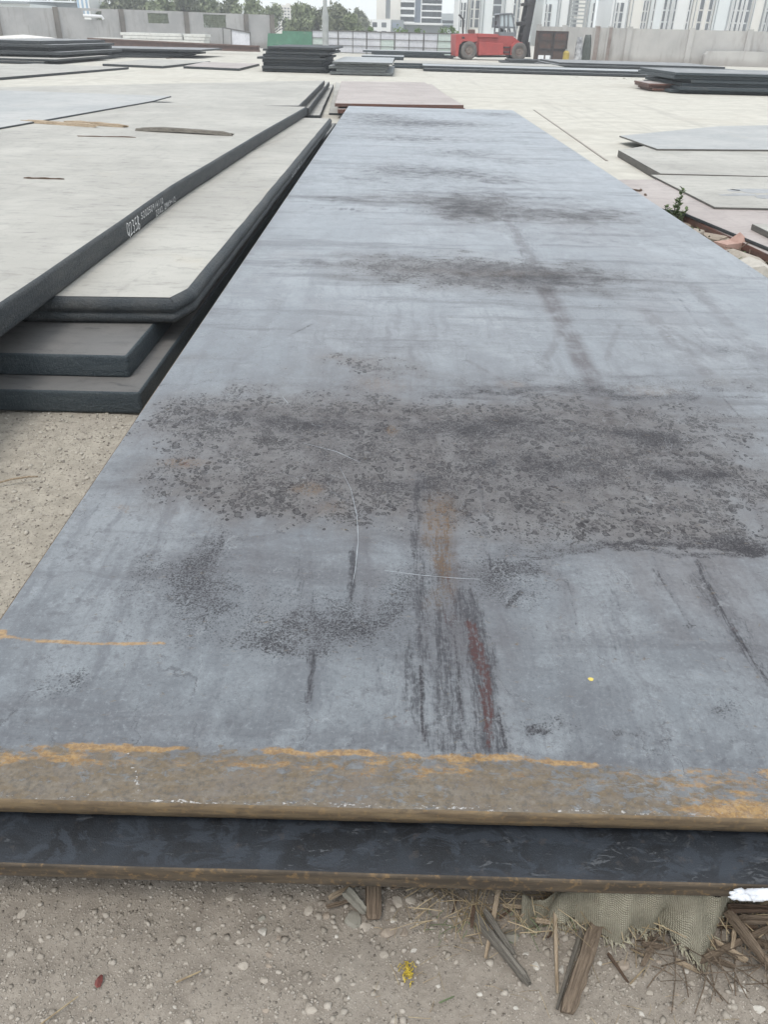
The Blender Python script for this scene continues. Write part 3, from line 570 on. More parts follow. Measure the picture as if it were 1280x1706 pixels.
plank('plank', 235, 217, 386, 226, .501, .20, .035, K['woodg'], 'grey bowed plank lying alone on the dusty top plate', bow=.012, jag=.3)
plank('twig', 40, 297, 105, 299, .501, .02, .01, K['woodd'], 'thin dark twig on the dusty top plate', 'twig', jag=.9)
plank('twig', 130, 227, 225, 229, .501, .03, .008, K['woodd'], 'flat dark splinter between the planks on the top plate', 'twig', jag=.9)

# ------------------------------------------------------------------ further plates, left and middle distance
def pp(name, pts, z0, z1, top, side, label, **k):        # outline from points surveyed on the plate's top
    return plate(name, [at(x, y, z1) for x, y in pts], z0, z1, top, side, label, **k)
def P3(x, y, z): a = at(x, y, z); return (a[0], a[1])
# second plate field behind the left stack
plate('steel_plate', [P3(-260,176,.42), P3(499,176,.42), P3(541,134,.42), P3(-260,150,.42)], .30, .42, K['dust'], K['side'], 'wide dusty plate behind the left stack, uppermost of its pair', r=.02)
plate('steel_plate', [P3(-260,180,.27), P3(515,180,.27), P3(549,136,.27), P3(-200,152,.27)], .14, .27, K['dust'], K['side'], 'lower dusty plate of the pair behind the left stack', r=.02)
plate('steel_plate', [P3(-260,192,.1), P3(533,192,.1), P3(556,140,.1), P3(-200,158,.1)], .004, .10, K['dust'], K['side'], 'ground-level plate under the pair behind the left stack', r=.01)
plate('steel_plate', [P3(-420,215,.52), P3(-20,216,.52), P3(255,168,.52), P3(285,160,.52), P3(-300,140,.52)], .5005, .52, K['dustmix'], K['side'], 'bluish pale plate with a thin dark edge on the far left', r=.01)
plate('steel_plate', [P3(-150,131,.08), P3(0,129,.08), P3(214,112,.08), P3(60,106,.08), P3(-150,112,.08)], .004, .08, K['dust'], K['side'], 'flat dusty plate in front of the far left dark stack', r=.01)
plate('steel_plate', [P3(170,106,.1), P3(270,110,.1), P3(350,102,.1), P3(250,98,.1)], .004, .10, K['dust'], K['side'], 'thin pale plate on the ground left of the dark stack', r=.01)
plate('steel_plate', [P3(305,110,.1), P3(398,114,.1), P3(432,106,.1), P3(340,103,.1)], .004, .10, K['dust2'], K['side'], 'thin rosy plate on the ground just left of the dark stack', r=.01)
# rosy plates beyond the far end of the big plate
plate('steel_plate', [P3(548,188,.04), P3(600,190,.04), P3(590,150,.04), P3(560,136,.04)], .004, .04, K['dust'], K['side'], 'pale low plate poking out left beyond the big plate')
plate('steel_plate', [P3(563,182,.20), P3(775,180,.20), P3(735,152,.20), P3(720,140,.20), P3(568,139,.20)], .12, .20, K['dust2'], K['redside'], 'lower rosy dusted plate beyond the far end of the big plate')
plate('steel_plate', [P3(558,172,.30), P3(670,174,.30), P3(773,175,.30), P3(724,147,.30), P3(708,137,.30), P3(569,135,.30)], .235, .30, K['dust2'], K['redside'], 'upper rosy dusted plate beyond the far end of the big plate')
for i, px in enumerate((580, 700)):
    a = at(px, 176, .0); mb = MB(); mb.box(a[0]-.06, a[0]+.06, a[1]+1.2, a[1]+6, .205, .234)
    tag(mb.build('timber_bearer', K['wood']), ['left timber strip between the rosy plates', 'right timber strip between the rosy plates'][i], 'timber')
    mb = MB(); mb.box(a[0]-.08, a[0]+.08, a[1]+1.6, a[1]+6, 0, .1195)
    tag(mb.build('timber_bearer', K['wood']), ['left timber block under the rosy plates', 'right timber block under the rosy plates'][i], 'timber')

# right hand plates
K['paleedge'] = mat_side('greyish_thin_edge', (.13,.12,.105), (.085,.08,.072))
plate('steel_plate', [P3(1033,226,.125), P3(1096,248,.125), P3(1500,251,.125), P3(1500,205,.125), P3(1200,210,.125)], .1005, .125, K['dustmix'], K['paleedge'], 'farthest thin pale plate of the pile on the right', r=.004)
plate('steel_plate', [P3(1031,250,.099), P3(1101,289,.099), P3(1500,299,.099), P3(1500,238,.099), P3(1120,236,.099)], .004, .099, K['dust'], K['paleedge'], 'pale plate under the farthest one on the right')
plate('steel_plate', [P3(1085,291,.170), P3(1192,345,.170), P3(1560,353,.170), P3(1560,300,.170)], .1505, .170, K['dust'], K['paleedge'], 'pale plate with wet dark patches on the right', r=.004)
plate('steel_plate', [P3(1017,299,.149), P3(1094,346,.149), P3(1135,352,.149), P3(1310,424,.149), P3(1800,432,.149), P3(1700,298,.149)], .124, .149, K['dust2'], K['side'], 'thin rosy dusted plate bordering the rubble on the right')
plate('steel_plate', [P3(1020,302,.118), P3(1093,350,.118), P3(1130,354,.118), P3(1320,442,.118), P3(1800,450,.118), P3(1700,300,.118)], .06, .118, K['dust2'], K['redside'], 'red-brown edged plate next to the rubble on the right')
plate('steel_plate', [P3(1254,373,.20), P3(1340,415,.20), P3(1700,420,.20), P3(1700,374,.20)], .1505, .20, K['dust'], K['paleedge'], 'small topmost plate at the right picture border')
for i, (px, py) in enumerate(((1180,335),(1300,380))):
    a = at(px, py, .1); mb = MB(); mb.box(a[0]+.25, a[0]+3, a[1]-.05, a[1]+.05, -.01, .0595)
    tag(mb.build('timber_bearer', K['woodd']), ['far timber bearer under the red-brown edged plate', 'near timber bearer under the red-brown edged plate'][i], 'timber')
K['wet'] = simple('wet_patch', (.27,.265,.26), (.20,.20,.20), 12, .35)
wet_host = [o_ for o_ in bpy.data.objects if str(o_.get('label', '')).startswith('pale plate with wet')][0]
for k_, (px, py, rx, ry) in enumerate(((1262,318,34,4),(1240,324,18,2.5),(1222,317,10,2),(1290,328,30,4),(1215,325,14,1.6))):
    c0, cx_, cy_ = at(px, py, .1708), at(px+rx, py, .1708), at(px, py-ry, .1708); n_ = 26
    V = [(c0[0]+math.cos(a)*abs(cx_[0]-c0[0])*(1+.18*math.sin(3*a+k_)+.1*math.sin(7*a)), c0[1]+math.sin(a)*abs(cy_[1]-c0[1])*(1+.2*math.sin(2*a+1)), .1712) for a in [2*math.pi*i_/n_ for i_ in range(n_)]]
    o_ = mesh('wet_patch', [(x-wet_host.location[0], y-wet_host.location[1], z-wet_host.location[2]) for x, y, z in V], [tuple(range(n_))], K['wet'], wet_host)


K['midedge'] = mat_side('grey_green_edge', (.13,.14,.135), (.075,.08,.08))
# ------------------------------------------------------------------ stacks of plates in the distance
ORD = ['topmost', 'second from the top', 'third from the top', 'fourth from the top', 'fifth from the top', 'sixth from the top', 'seventh from the top', 'eighth from the top', 'ninth from the top', 'tenth from the top']
def stack(x0, x1, ybase, depth, n, th, top, side, what, group, jit=.25, gap=.012, skew=0., last=None):
    a = at(x0, ybase); b = at(x1, ybase); yy = (a[1]+b[1])/2; z = .03; S = []
    for k in range(n):
        t = th*random.uniform(.8, 1.2); dx0, dx1, dy = (random.uniform(-jit, jit) for _ in range(3))
        S.append((dx0, dx1, dy, z, z+t)); z += t+gap
    for k in range(n):
        dx0, dx1, dy, z0, z1 = S[n-1-k]
        xa, xb = a[0]+dx0, b[0]+dx1; y_ = yy+dy*.5
        plate('steel_plate', [(xa, y_), (xb, y_+skew), (xb+.05, y_+depth+skew), (xa+.05, y_+depth)], z0, z1, top, side, f'{ORD[k]} plate of {what}', group=group, r=.008, seg=2.5)
    for fx, sd in ((.15, 'left'), (.85, 'right')):
        mb = MB(); X_ = a[0]+(b[0]-a[0])*fx; mb.box(X_-.08, X_+.08, yy+.4, yy+depth-.4, 0, .03)
        tag(mb.build('timber_skid', K['woodd']), f'{sd} timber skid beneath {what}', 'timber')
    return z
stack(434, 546, 121, 7, 9, .105, K['side'], K['side'], 'the tall dark stack near the fence', 'plates of the tall dark stack', .32)
stack(552, 648, 126, 9, 5, .085, K['dustblue'], K['midedge'], 'the grey stack right of the tall dark one', 'plates of the low grey stack', .2)
stack(-60, 98, 106, 8, 2, .10, K['dust'], K['side'], 'the low pale-topped pair at the far left', 'plates of the low pair at the left', .4)
stack(-80, 108, 102.5, 10, 6, .13, K['darktop'], K['side'], 'the dark stack at the far left border', 'plates of the far left stack', .8)
stack(-60, 150, 86, 6, 4, .11, K['darktop'], K['side'], 'the low stack behind the far left one', 'plates of the left rear stack', .8)
stack(110, 318, 96.5, 7, 4, .11, K['darktop'], K['side'], 'the long dark stack before the left wall', 'plates of the long left stack', 1.0, skew=2)
stack(1152, 1420, 160, 5, 6, .095, K['darktop'], K['side_front'], 'the big dark stack on the right', 'plates of the right stack', .35)
stack(1085, 1150, 153, 2.2, 3, .07, K['dust2'], K['redside'], 'the little red-brown pile left of the right stack', 'plates of the little red-brown pile', .15)
stack(700, 1110, 124, 3.2, 2, .09, K['dustblue'], K['side'], 'the long pale pair in front of the forklift', 'plates of the long pale pair', .5, skew=-1)
stack(660, 920, 117, 5, 2, .12, K['dust'], K['side_front'], 'the wide pale pair near the fence', 'plates of the wide pale pair', .4)
stack(930, 1180, 118, 8, 3, .09, K['darktop'], K['side'], 'the long dark pile right of the forklift', 'plates of the long dark pile', .8, skew=-1)
stack(852, 1010, 108, 3, 2, .10, K['side'], K['side'], 'the dark pair below the cabinet', 'plates of the dark pair below the cabinet', .5)
stack(600, 668, 102, 4, 2, .13, K['dustblue'], K['side_front'], 'the short grey pair behind the low grey stack', 'plates of the short grey pair', .2)
stack(615, 742, 96, 4, 3, .12, K['dustblue'], K['side_front'], 'the grey pile at the foot of the fence', 'plates of the grey pile by the fence', .7)
# long rusty beam
a = atY(148, 72, 74); b = atY(432, 85, 70)
mb = MB(); mb.bar((a[0], 74, .75), (b[0], 70, .55), .35, .10); mb.bar((a[0], 74, .25), (b[0], 70, .25), .35, .12); mb.bar((a[0], 74, .5), (b[0], 70, .4), .12, .42)
tag(mb.build('steel_beam', simple('brown_rusted_steel', (.16,.10,.08), (.10,.065,.055), 3)), 'long brown rusted steel beam lying in front of the left wall', 'steel beam')

# ------------------------------------------------------------------ gravel, stones, sticks, sack in front
def ico():
    bm = bmesh.new(); bmesh.ops.create_icosphere(bm, subdivisions=1, radius=1.); V = np.array([v.co[:] for v in bm.verts]); Fc = np.array([[v.index for v in f.verts] for f in bm.faces]); bm.free(); return V, Fc
IV, IF = ico()
def ico2():
    bm = bmesh.new(); bmesh.ops.create_icosphere(bm, subdivisions=2, radius=1.); V = np.array([v.co[:] for v in bm.verts]); Fc = [[v.index for v in f.verts] for f in bm.faces]; bm.free(); return V, Fc
IV2, IF2 = ico2()
def gravel(name, n, x0, x1, y0, y1, s0, s1, m, label, dens=None, cat='gravel', par=None):
    x = rng.uniform(x0, x1, n); y = rng.uniform(y0, y1, n)
    if dens is not None: k = rng.uniform(0, 1, n) < dens(x, y); x, y = x[k], y[k]; n = len(x)
    s = s0*np.exp(rng.exponential(1., n)*.42); s = np.minimum(s, s1)
    V = IV[None]*(1+rng.uniform(-.38, .30, (n, 12, 1)))+rng.uniform(-.16, .16, (n, 12, 3))
    sc = np.stack([rng.uniform(.7, 1.3, n), rng.uniform(.7, 1.3, n), rng.uniform(.45, .9, n)], -1)
    V = V*sc[:, None]*s[:, None, None]; an = rng.uniform(0, 6.28, n); ca, sa = np.cos(an)[:, None], np.sin(an)[:, None]
    Vx = V[..., 0]*ca-V[..., 1]*sa+x[:, None]; Vy = V[..., 0]*sa+V[..., 1]*ca+y[:, None]; Vz = V[..., 2]+(gz(x, y)+s*.1)[:, None]
    P = np.stack([Vx, Vy, Vz], -1).reshape(-1, 3).astype(np.float32); Q = (IF[None]+(np.arange(n)*12)[:, None, None]).reshape(-1, 3).astype(np.int32)
    me = bpy.data.meshes.new(name); me.vertices.add(len(P)); me.vertices.foreach_set('co', P.ravel()); me.loops.add(Q.size); me.loops.foreach_set('vertex_index', Q.ravel())
    me.polygons.add(len(Q)); me.polygons.foreach_set('loop_start', np.arange(0, Q.size, 3, dtype=np.int32)); me.polygons.foreach_set('loop_total', np.full(len(Q), 3, np.int32)); me.update(calc_edges=True)
    o = link(name, me, m); return tag(o, label, cat, kind='stuff')
clump = lambda k, lo: (lambda x, y: np.clip(lo+(fbm(x, y, k, 71, 3)-.42)*3.2, .06, 1))
gravel('gravel', 24000, -1.05, 1.2, .58, 1.15, .0012, .009, K['gravel'], 'fine brownish gravel scattered over the soil at the front', clump(5, .55))
gravel('grit', 30000, -1.05, 1.2, .60, 1.12, .0007, .0035, K['grit'], 'dark and light soil crumbs covering the ground at the front')
gravel('gravel', 3600, -1.0, 1.2, .55, 1.20, .0018, .0065, K['gravel'], 'pale gravel bits scattered over the soil at the front', lambda x, y: np.clip(.25+(x+.2)*.5+(fbm(x, y, 6, 73, 3)-.45)*3, .05, 1))
gravel('grit', 14000, -2.5, -.98, 1.35, 3.45, .0016, .007, K['grit'], 'soil crumbs on the ground left of the big plate')
gravel('gravel', 9000, -2.7, -.95, 1.3, 3.6, .0020, .012, K['gravel2'], 'pale coarse grit on the ground left of the big plate', clump(3, .4))
gravel('gravel', 6000, 2.45, 4.2, 2.8, 8.5, .006, .035, K['gravel2'], 'pale rubble grit between the plates on the right', clump(2, .6))
gravel('gravel', 1500, -1.25, -.95, 14.5, 22, .01, .06, K['gravel2'], 'brownish grit in the gap at the far end of the plates', clump(2, .6))
def stone(px, py, wpx, hpx, m, label=None, group=None, z=None, name='stone', rot=None, lump=.22, cat='stone'):
    c = at(px, py, 0 if z is None else z); a = at(px+wpx/2, py); dep = abs(at(px, py-hpx*.4)[1]-at(px, py+hpx*.4)[1])
    rx = abs(a[0]-at(px, py)[0]); ry = max(dep*.5, rx*.55); rz = min(rx, ry)*random.uniform(.5, .75)
    th = random.uniform(0, 6.28); V = []
    cuts = [(Vector((random.gauss(0,1), random.gauss(0,1), random.gauss(0,1))).normalized(), random.uniform(.45, .82)) for _ in range(11)]
    for v in IV2:
        p = Vector(v)
        for n_, d_ in cuts:
            q = p.dot(n_)
            if q > d_: p -= n_*(q-d_)
        p *= 1+random.uniform(-.03, .03)
        V.append((p.x*rx*1.12, p.y*ry*1.12, p.z*rz*1.1))
    zz = gzp(c[0], c[1]) if z is None else z
    o = mesh(name, V, IF2, m, None, (c[0], c[1], zz+rz*.08)); o.rotation_euler = (0, 0, random.uniform(-.5, .5))
    return tag(o, label, cat, group)
S = K
stone(36,1519,22,20,S['stone'],'pale stone alone near the left picture border, just before the plates')
stone(384,1494,16,20,S['stone'],'pale upright stone just in front of the lower plate, left of the middle')
stone(435,1526,16,18,S['stoneg'],'grey roundish stone behind the white one left of the middle')
stone(437,1549,20,20,S['stonew'],'whitish stone in front of the grey roundish one')
stone(512,1513,20,22,S['stone'],'pale square stone nearest to the wood blocks')
stone(544,1521,16,18,S['stoneb'],'yellowish stone leaning by the splinters left of the wood block')
stone(586,1527,36,34,S['stoneg'],'big grey-green stone left of the wood block')
stone(650,1549,32,26,S['stoneb'],'brown flat stone right of the wood block')
stone(664,1499,26,24,S['stone'],'pale stone tucked under the plate right of the wood block')
stone(517,1682,24,20,S['stone'],'pale wedge stone at the bottom picture edge')
stone(853,1561,30,34,S['stoneg'],'large rounded grey stone right of the long split stick')
stone(893,1609,14,22,S['stonew'],'whitish oval stone left of the thin upright slat')
stone(936,1617,16,20,S['stonew'],'pale yellowish stone right of the thin upright slat')
stone(947,1601,18,14,S['stone'],'light stone touching the heavy dark wood piece')
stone(1037,1607,26,24,S['stoneb'],'brown flat stone right of the heavy dark wood piece')
stone(1056,1637,18,15,S['stone'],'pinkish pale stone below the brown flat one')
stone(1238,1651,16,20,S['stonew'],'whitish stone under the crossed sticks at the right')
stone(1265,1684,20,20,S['stonew'],'whitish stone in the bottom right corner')
smalls = [(398,1565,14),(403,1606,17),(473,1508,10),(685,1495,18),(675,1550,18),(507,1585,14),(626,1642,14),(448,1587,11),(440,1631,13),(380,1632,11),(442,1680,14),(251,1639,10),(49,1577,10),(447,1606,11),(641,1584,16),(465,1561,10),(610,1539,18),
 (899,1633,10),(976,1648,10),(1083,1653,12),(1119,1680,12),(734,1497,12),(877,1588,10),(1153,1637,11),(1198,1667,10),(1146,1617,11),(904,1606,10),(1001,1603,9),(540,1500,9),(700,1520,12),(720,1545,9),(690,1580,11),(662,1610,8),(655,1530,12),(698,1598,8),(560,1555,9),(330,1545,8),(250,1520,8),
 (1020,1560,10),(1100,1600,9),(1170,1580,9),(1070,1690,10),(980,1695,9),(760,1600,8),(800,1655,9),(730,1640,8),(860,1680,8),(900,1665,8),(1230,1600,10),(1130,1655,8),(110,1600,7),(190,1560,7),(310,1600,8),(290,1675,8),(150,1680,7),(580,1660,8),(540,1620,8),(600,1590,9),(770,1520,9),(745,1565,8)]
LMK = [('wood block', 622, 1500), ('yellow fibre tuft', 680, 1618), ('dark red leaf', 164, 1633), ('thin upright slat', 927, 1600), ('long split stick', 840, 1590), ('heavy brown wood', 970, 1620), ('crossed brown sticks', 1215, 1580), ('sack hem', 1100, 1570), ('large rounded stone', 853, 1561), ('left straw', 314, 1628), ('bottom wedge stone', 517, 1682), ('upright white stone', 384, 1494), ('left lone stone', 36, 1519)]
def stone_label(px, py, w_):
    q = sorted((math.hypot(px-a, py-b), n_, a, b) for n_, a, b in LMK)[0]; dx, dy = px-q[2], py-q[3]
    rel = ('right of' if dx > 0 else 'left of') if abs(dx) > abs(dy)*1.3 else ('in front of' if dy > 0 else 'behind'); far = 'close' if q[0] < 45 else 'a little way' if q[0] < 90 else 'well'
    return f"small {w_} stone {far} {rel} the {q[1]}"
WN = {'stone': 'pale tan', 'stoneb': 'brown', 'stonew': 'whitish'}
for px, py, s_ in smalls:
    kk = random.choice(['stone','stone','stoneb','stoneb','stonew'])
    stone(px, py, s_*1.15, s_*1.15, S[kk], stone_label(px, py, WN[kk]), 'small stones among the front gravel')

def stick(name, x0, y0, x1, y1, wpx, m, label, cat='stick', z=.004, z1=None, th=None, **k):
    a = at(x0, y0); b = at(x0+wpx, y0); w_ = abs(b[0]-a[0]); return plank(name, x0, y0, x1, y1, z, w_, th or w_*.55, m, label, cat, z1=z1, **k)
stick('stick', 786,1520,882,1640,15,K['woodg'],'long grey split stick slanting right, fourth part of the front debris', z=.030, z1=.004, taper=.9)
stick('stick', 808,1518,856,1590,11,K['woodg'],'shorter grey stick lying against the long split one', z=.034, z1=.02, taper=.7)
stick('slat', 924,1486,929,1655,6,K['woodp'],'thin upright pale slat sticking out from under the plate', 'slat', z=.05, z1=.006, jag=.08, taper=.9)
stick('driftwood', 994,1540,946,1688,24,K['wood'],'heavy brown wood piece beneath the sack, furrowed', 'wood', z=.028, z1=.004, taper=.95, jag=.3)
stick('stick', 974,1535,928,1682,8,K['woodg'],'thin greenish grey stick beside the heavy brown piece', z=.012, z1=.003)
stick('stick', 831,1482,809,1597,9,K['woodp'],'tan stick standing left of the long split stick', z=.04, z1=.004)
stick('stick', 1013,1588,1047,1637,6,K['woodd'],'short dark twig right of the heavy brown piece')
stick('stick', 1070,1573,1110,1580,12,K['wood'],'short stub of brown wood below the sack')
stick('stick', 1086,1580,1070,1610,11,K['wood'],'upright stub below the sack fringe')
stick('stick', 1212,1520,1290,1622,19,K['wood'],'thick brown stick slanting to the right border', z=.045, z1=.02, jag=.35)
stick('stick', 1165,1603,1290,1542,12,K['wood'],'long brown stick crossing under the thick one', z=.012, z1=.03)
stick('stick', 1180,1566,1245,1602,14,K['woodp'],'pale stick below the crossing of the brown sticks', z=.012)
stick('stick', 1214,1514,1300,1516,15,K['woodd'],'dark stick along the plate at the right border', z=.05)
stick('stick', 1232,1533,1300,1535,16,K['wood'],'brown board end behind the thick slanting stick', z=.032)
stick('stick', 1170,1592,1225,1612,12,K['wood'],'lowest brown splinter below the crossed sticks', z=.004)
stick('stick', 1250,1560,1300,1590,14,K['wood'],'brown splinter at the right border under the thick stick', z=.01)
stick('stick', 1125,1600,1170,1622,9,K['woodp'],'pale splinter right below the sack corner', z=.004)
stick('straw', 1050,1640,1076,1612,3,K['straw'],'pale straw in the gravel right of the brown stone', 'straw')
stick('straw', 1052,1582,1090,1600,3,K['straw'],'dry straw under the sack fringe', 'straw')
stick('straw', 732,1671,757,1660,3,K['green'],'green grass blade in the gravel at the bottom', 'grass blade')
stick('straw', 293,1637,335,1618,3.5,K['straw'],'pale straw in the soil left of the middle', 'straw')
stick('stick', 544,1512,584,1501,8,K['wood'],'brown splinter left of the wood block, lower one')
stick('stick', 548,1497,600,1470,9,K['woodp'],'pale splinter left of the wood block, upper one', z=.03)
stick('stick', 575,1483,607,1520,20,K['stoneg'],'grey-brown chunk leaning left of the wood block', 'wood', z=.045, z1=.012)
stick('stick', 650,1480,690,1470,7,K['wood'],'brown splinter right of the wood block', z=.03)
stick('stick', 60,1712,130,1660,3,K['straw'],'faint straw at the bottom left', 'straw')
a = at(622,1468,.05); b = at(622,1534,.0)
plank('wood_block', 622,1466,622,1533,.030,.034,.016,K['wood'],'flat square-cut wood block poking out under the plate', 'wood', jag=.03, taper=.98, z1=.006)
for i in range(26):   # loose debris under the plate edge at the right
    px = random.uniform(760, 1280); py = random.uniform(1490, 1535)+(px > 1150)*random.uniform(0, 60); an = random.uniform(-.9, .9) if i % 2 else random.uniform(.9, 2.2); L = random.uniform(22, 70)
    stick('stick', px, py, px+math.cos(an)*L, py+math.sin(an)*L*.7, random.uniform(3, 9), K[random.choice(['wood','woodd','woodp','woodg'])], f"thin {['stubby', 'short', 'long', 'longest'][min(3, int(L/18))-0]} wood splinter {'left of' if px < 950 else 'under' if px < 1180 else 'right of'} the burlap sack, under the plate edge".replace('thin stubby', 'stubby'), 'splinter', z=random.uniform(.004, .04), jag=.4)
    bpy.context.scene.collection.objects[-1]['group'] = 'splinters under the plate edge'
def straws(name, n, x0, x1, y0, y1, zmax, L0, L1, w_, m, label):
    mb = MB()
    for i in range(n):
        x = random.uniform(x0, x1); y = random.uniform(y0, y1); an = random.uniform(0, 6.28); L = random.uniform(L0, L1); z = random.uniform(.003, zmax)
        dx, dy, dz = math.cos(an)*L/2, math.sin(an)*L/2, random.uniform(-.25, .25)*L; z += abs(dz)/2; g_ = gzp(x, y)
        p = [(x-dx, y-dy, g_+z-dz/2), (x+random.uniform(-1,1)*L*.06, y+random.uniform(-1,1)*L*.06, g_+z+L*.04), (x+dx, y+dy, g_+z+dz/2)]
        mb.tube(p, w_*random.uniform(.6, 1.2), 3, False)
    return tag(mb.build(name, m), label, 'straw', kind='stuff')
straws('straw_litter', 420, .08, .95, .895, 1.06, .05, .03, .11, .0010, K['straw'], 'dry straw and fibres under the plate edge at the right')
straws('straw_litter', 160, .55, .95, .80, .98, .03, .03, .13, .0014, K['wood'], 'brown fibres among the crossed sticks at the right')
straws('straw_litter', 120, .0, .95, .66, .98, .004, .01, .05, .0006, K['straw'], 'tiny straws on the gravel at the front')
straws('straw_litter', 34, .10, .5, .885, .95, .03, .015, .05, .0008, K['green'], 'thin green stems under the plate edge')
# burlap sack
def sack():
    m = NT('burlap'); uv = m.vec('UV'); u, v_, _ = m.sep(uv)
    wa = m.math('SINE', m.mul(m.add(u, m.mul(m.noise(uv, 6), .02)), 330)); wb = m.math('SINE', m.mul(m.add(v_, m.mul(m.noise(uv, 5), .02)), 105)); wv = m.mul(m.math('ABSOLUTE', wa), m.math('ABSOLUTE', wb))
    n = m.noise(m.pos(), 25, 4, .6); n2 = m.noise(m.pos(), 220, 3, .6); c = m.mix(m.step(n, .3, .7), (.42,.385,.30), (.32,.295,.23)); c = m.mix(m.mul(m.step(wv, .45, .0), .75), c, (.17,.155,.11)); c = m.mix(m.mul(m.step(n2, .5, .7), .4), c, (.42,.40,.30))
    mt = m.done(c, .95, m.add(wv, n2), 1., .003, spec=.1)
    nu, nv = 150, 44; xs_ = np.linspace(868, 1216, nu)
    hem = np.interp(xs_, [868,905,935,960,1000,1035,1060,1085,1100,1120,1140,1165,1180,1216], [1538,1545,1549,1536,1560,1572,1553,1552,1548,1572,1592,1612,1585,1512])
    topy = np.interp(xs_, [868,900,950,1000,1216], [1512,1496,1484,1480,1492])
    V = []; UV = []
    for i in range(nu):
        for j in range(nv):
            t = j/(nv-1); px = xs_[i]; jag = random.uniform(-5, 5) if j == nv-1 else 0
            zt = np.interp(px, [868,950,1000], [.02,.07,.145]); zb = .008
            zz = zt*(1-t)**1.1+zb*t; A_ = at(px, topy[i]+(hem[i]-topy[i]+jag)*t, zz)
            f = math.sin(px*.052+1.6*math.sin(px*.021)+t*1.6+.9*math.sin(px*.009)); f2 = math.sin(px*.13+t*3)
            bulge = math.sin(math.pi*min(1, t*1.15))**.8 if t < .87 else math.sin(math.pi*min(1, t*1.15))
            bulge = max(0, math.sin(math.pi*min(1., t*.95+.03)))
            A_[2] += bulge*(.012+.026*f+.007*f2)+.010*(f+1)*t+.006*(fbm(np.array([px*.02]), np.array([t*2.]), 1, 5, 3)[0]-.5); A_[1] += bulge*.010*f+ (.005*f2)
            V.append(A_); UV.append((i/(nu-1), t))
    Fc = [(i*nv+j, i*nv+j+1, (i+1)*nv+j+1, (i+1)*nv+j) for i in range(nu-1) for j in range(nv-1)]
    o = mesh('burlap_sack', V, Fc, mt, smooth=True); l = o.data.uv_layers.new(name='UVMap')
    idx = np.empty(len(o.data.loops), np.int32); o.data.loops.foreach_get('vertex_index', idx); l.data.foreach_set('uv', np.array(UV)[idx].ravel())
    so_ = o.modifiers.new('thick', 'SOLIDIFY'); so_.thickness = .0025
    tag(o, 'ragged grey-green burlap sack hanging from under the plate edge', 'sack')
    mb = MB()
    for k in range(230):
        i = random.randrange(0, nu-1); p = np.array(V[i*nv+nv-1]); q = np.array(V[i*nv+nv-4]); d_ = (p-q)[:2]; d_ = d_/max(1e-5, np.linalg.norm(d_)); L = random.uniform(.005, .022); s_ = random.uniform(-.5, .5)
        e = p+np.array([(d_[0]+s_)*L, d_[1]*L, random.uniform(-.3, .2)*L]); mid = (p+e)/2+np.array([random.uniform(-.15, .15)*L]*2+[.12*L]); e[2] = max(e[2], .002)
        mb.tube([p, mid, e], [.0009,.0007,.0004], 3, False)
    f = mb.build('frayed_threads', K['sackthread'], o); f['kind'] = 'stuff'
K['sackthread'] = simple('sack_thread', (.40,.38,.28), (.28,.26,.19), 60, .95)
sack()
# white foam on the lower plate end
mb = MB()
for i in range(95):
    px = 1219+abs(random.gauss(0, 1))*48; px = min(px, 1330); c = at(px, 1492+random.uniform(-5, 5), .205); s_ = random.uniform(.003, .008)*min(1, .35+(px-1217)/25)
    V = [(c[0]+v[0]*s_*random.uniform(1, 2.2), c[1]+v[1]*s_*random.uniform(.8, 1.4), c[2]+v[2]*s_*random.uniform(.7, 1.1)) for v in IV]; mb.add(V, IF.tolist())
mb.add([(at(1240+90*(v[0]*.5+.5), 1, 0)[0]*0+at(1285+v[0]*48, 1492, .2)[0], at(1285, 1492+0, .2)[1]+v[1]*.010, .208+v[2]*.008) for v in IV2*(1+rng.uniform(-.12,.12,(len(IV2),1)))], IF2)
mb.tube([at(1236,1492,.206), at(1222,1496,.207), at(1214,1494,.206)], [.004,.0025,.001], 5)
o = tag(mb.build('foam_lump', K['foam'], smooth=True), 'white fluffy foam lump on the lower plate at the right border', 'foam'); o['kind'] = 'stuff'
# yellow fibre tuft, red leaf, pale twig
mb = MB(); c = at(680, 1618)
K['yel'] = simple('yellow_fibre', (.62,.46,.05), (.45,.33,.04), 60)
for i in range(46):
    an = random.uniform(0, 6.28); r_ = random.uniform(.003, .012); p = (c[0]+random.gauss(0,.005), c[1]+random.gauss(0,.010), gzp(c[0], c[1])+random.uniform(.003, .014)); mb.tube([p, (p[0]+math.cos(an)*r_*.6, p[1]+math.sin(an)*r_, p[2]+.003), (p[0]+math.cos(an+.7)*r_*1.2, p[1]+math.sin(an+.7)*r_*1.5, p[2]-.002)], .0009, 3, False)
o = tag(mb.build('fibre_tuft', K['yel']), 'yellow tuft of plastic fibres on the gravel', 'scrap'); o['kind'] = 'stuff'
c = at(164, 1633); V = [(c[0]+math.cos(a_)*.0075, c[1]+math.sin(a_)*.013, gzp(c[0], c[1])+.006+.004*math.sin(a_*2)) for a_ in [i*.785 for i in range(8)]]+[(c[0], c[1], .011)]
tag(mesh('leaf', V, [(i, (i+1) % 8, 8) for i in range(8)], simple('red_leaf', (.20,.05,.04), (.12,.035,.03), 60)), 'small dark red leaf on the soil at the left', 'leaf')
mb = MB(); mb.tube([at(-10,806,.01), at(20,798,.02), at(48,794,.025), at(63,794,.02)], [.003,.004,.004,.003], 6)
tag(mb.build('twig', K['woodp'], smooth=True), 'pale curved twig on the sandy ground left of the big plate', 'twig')

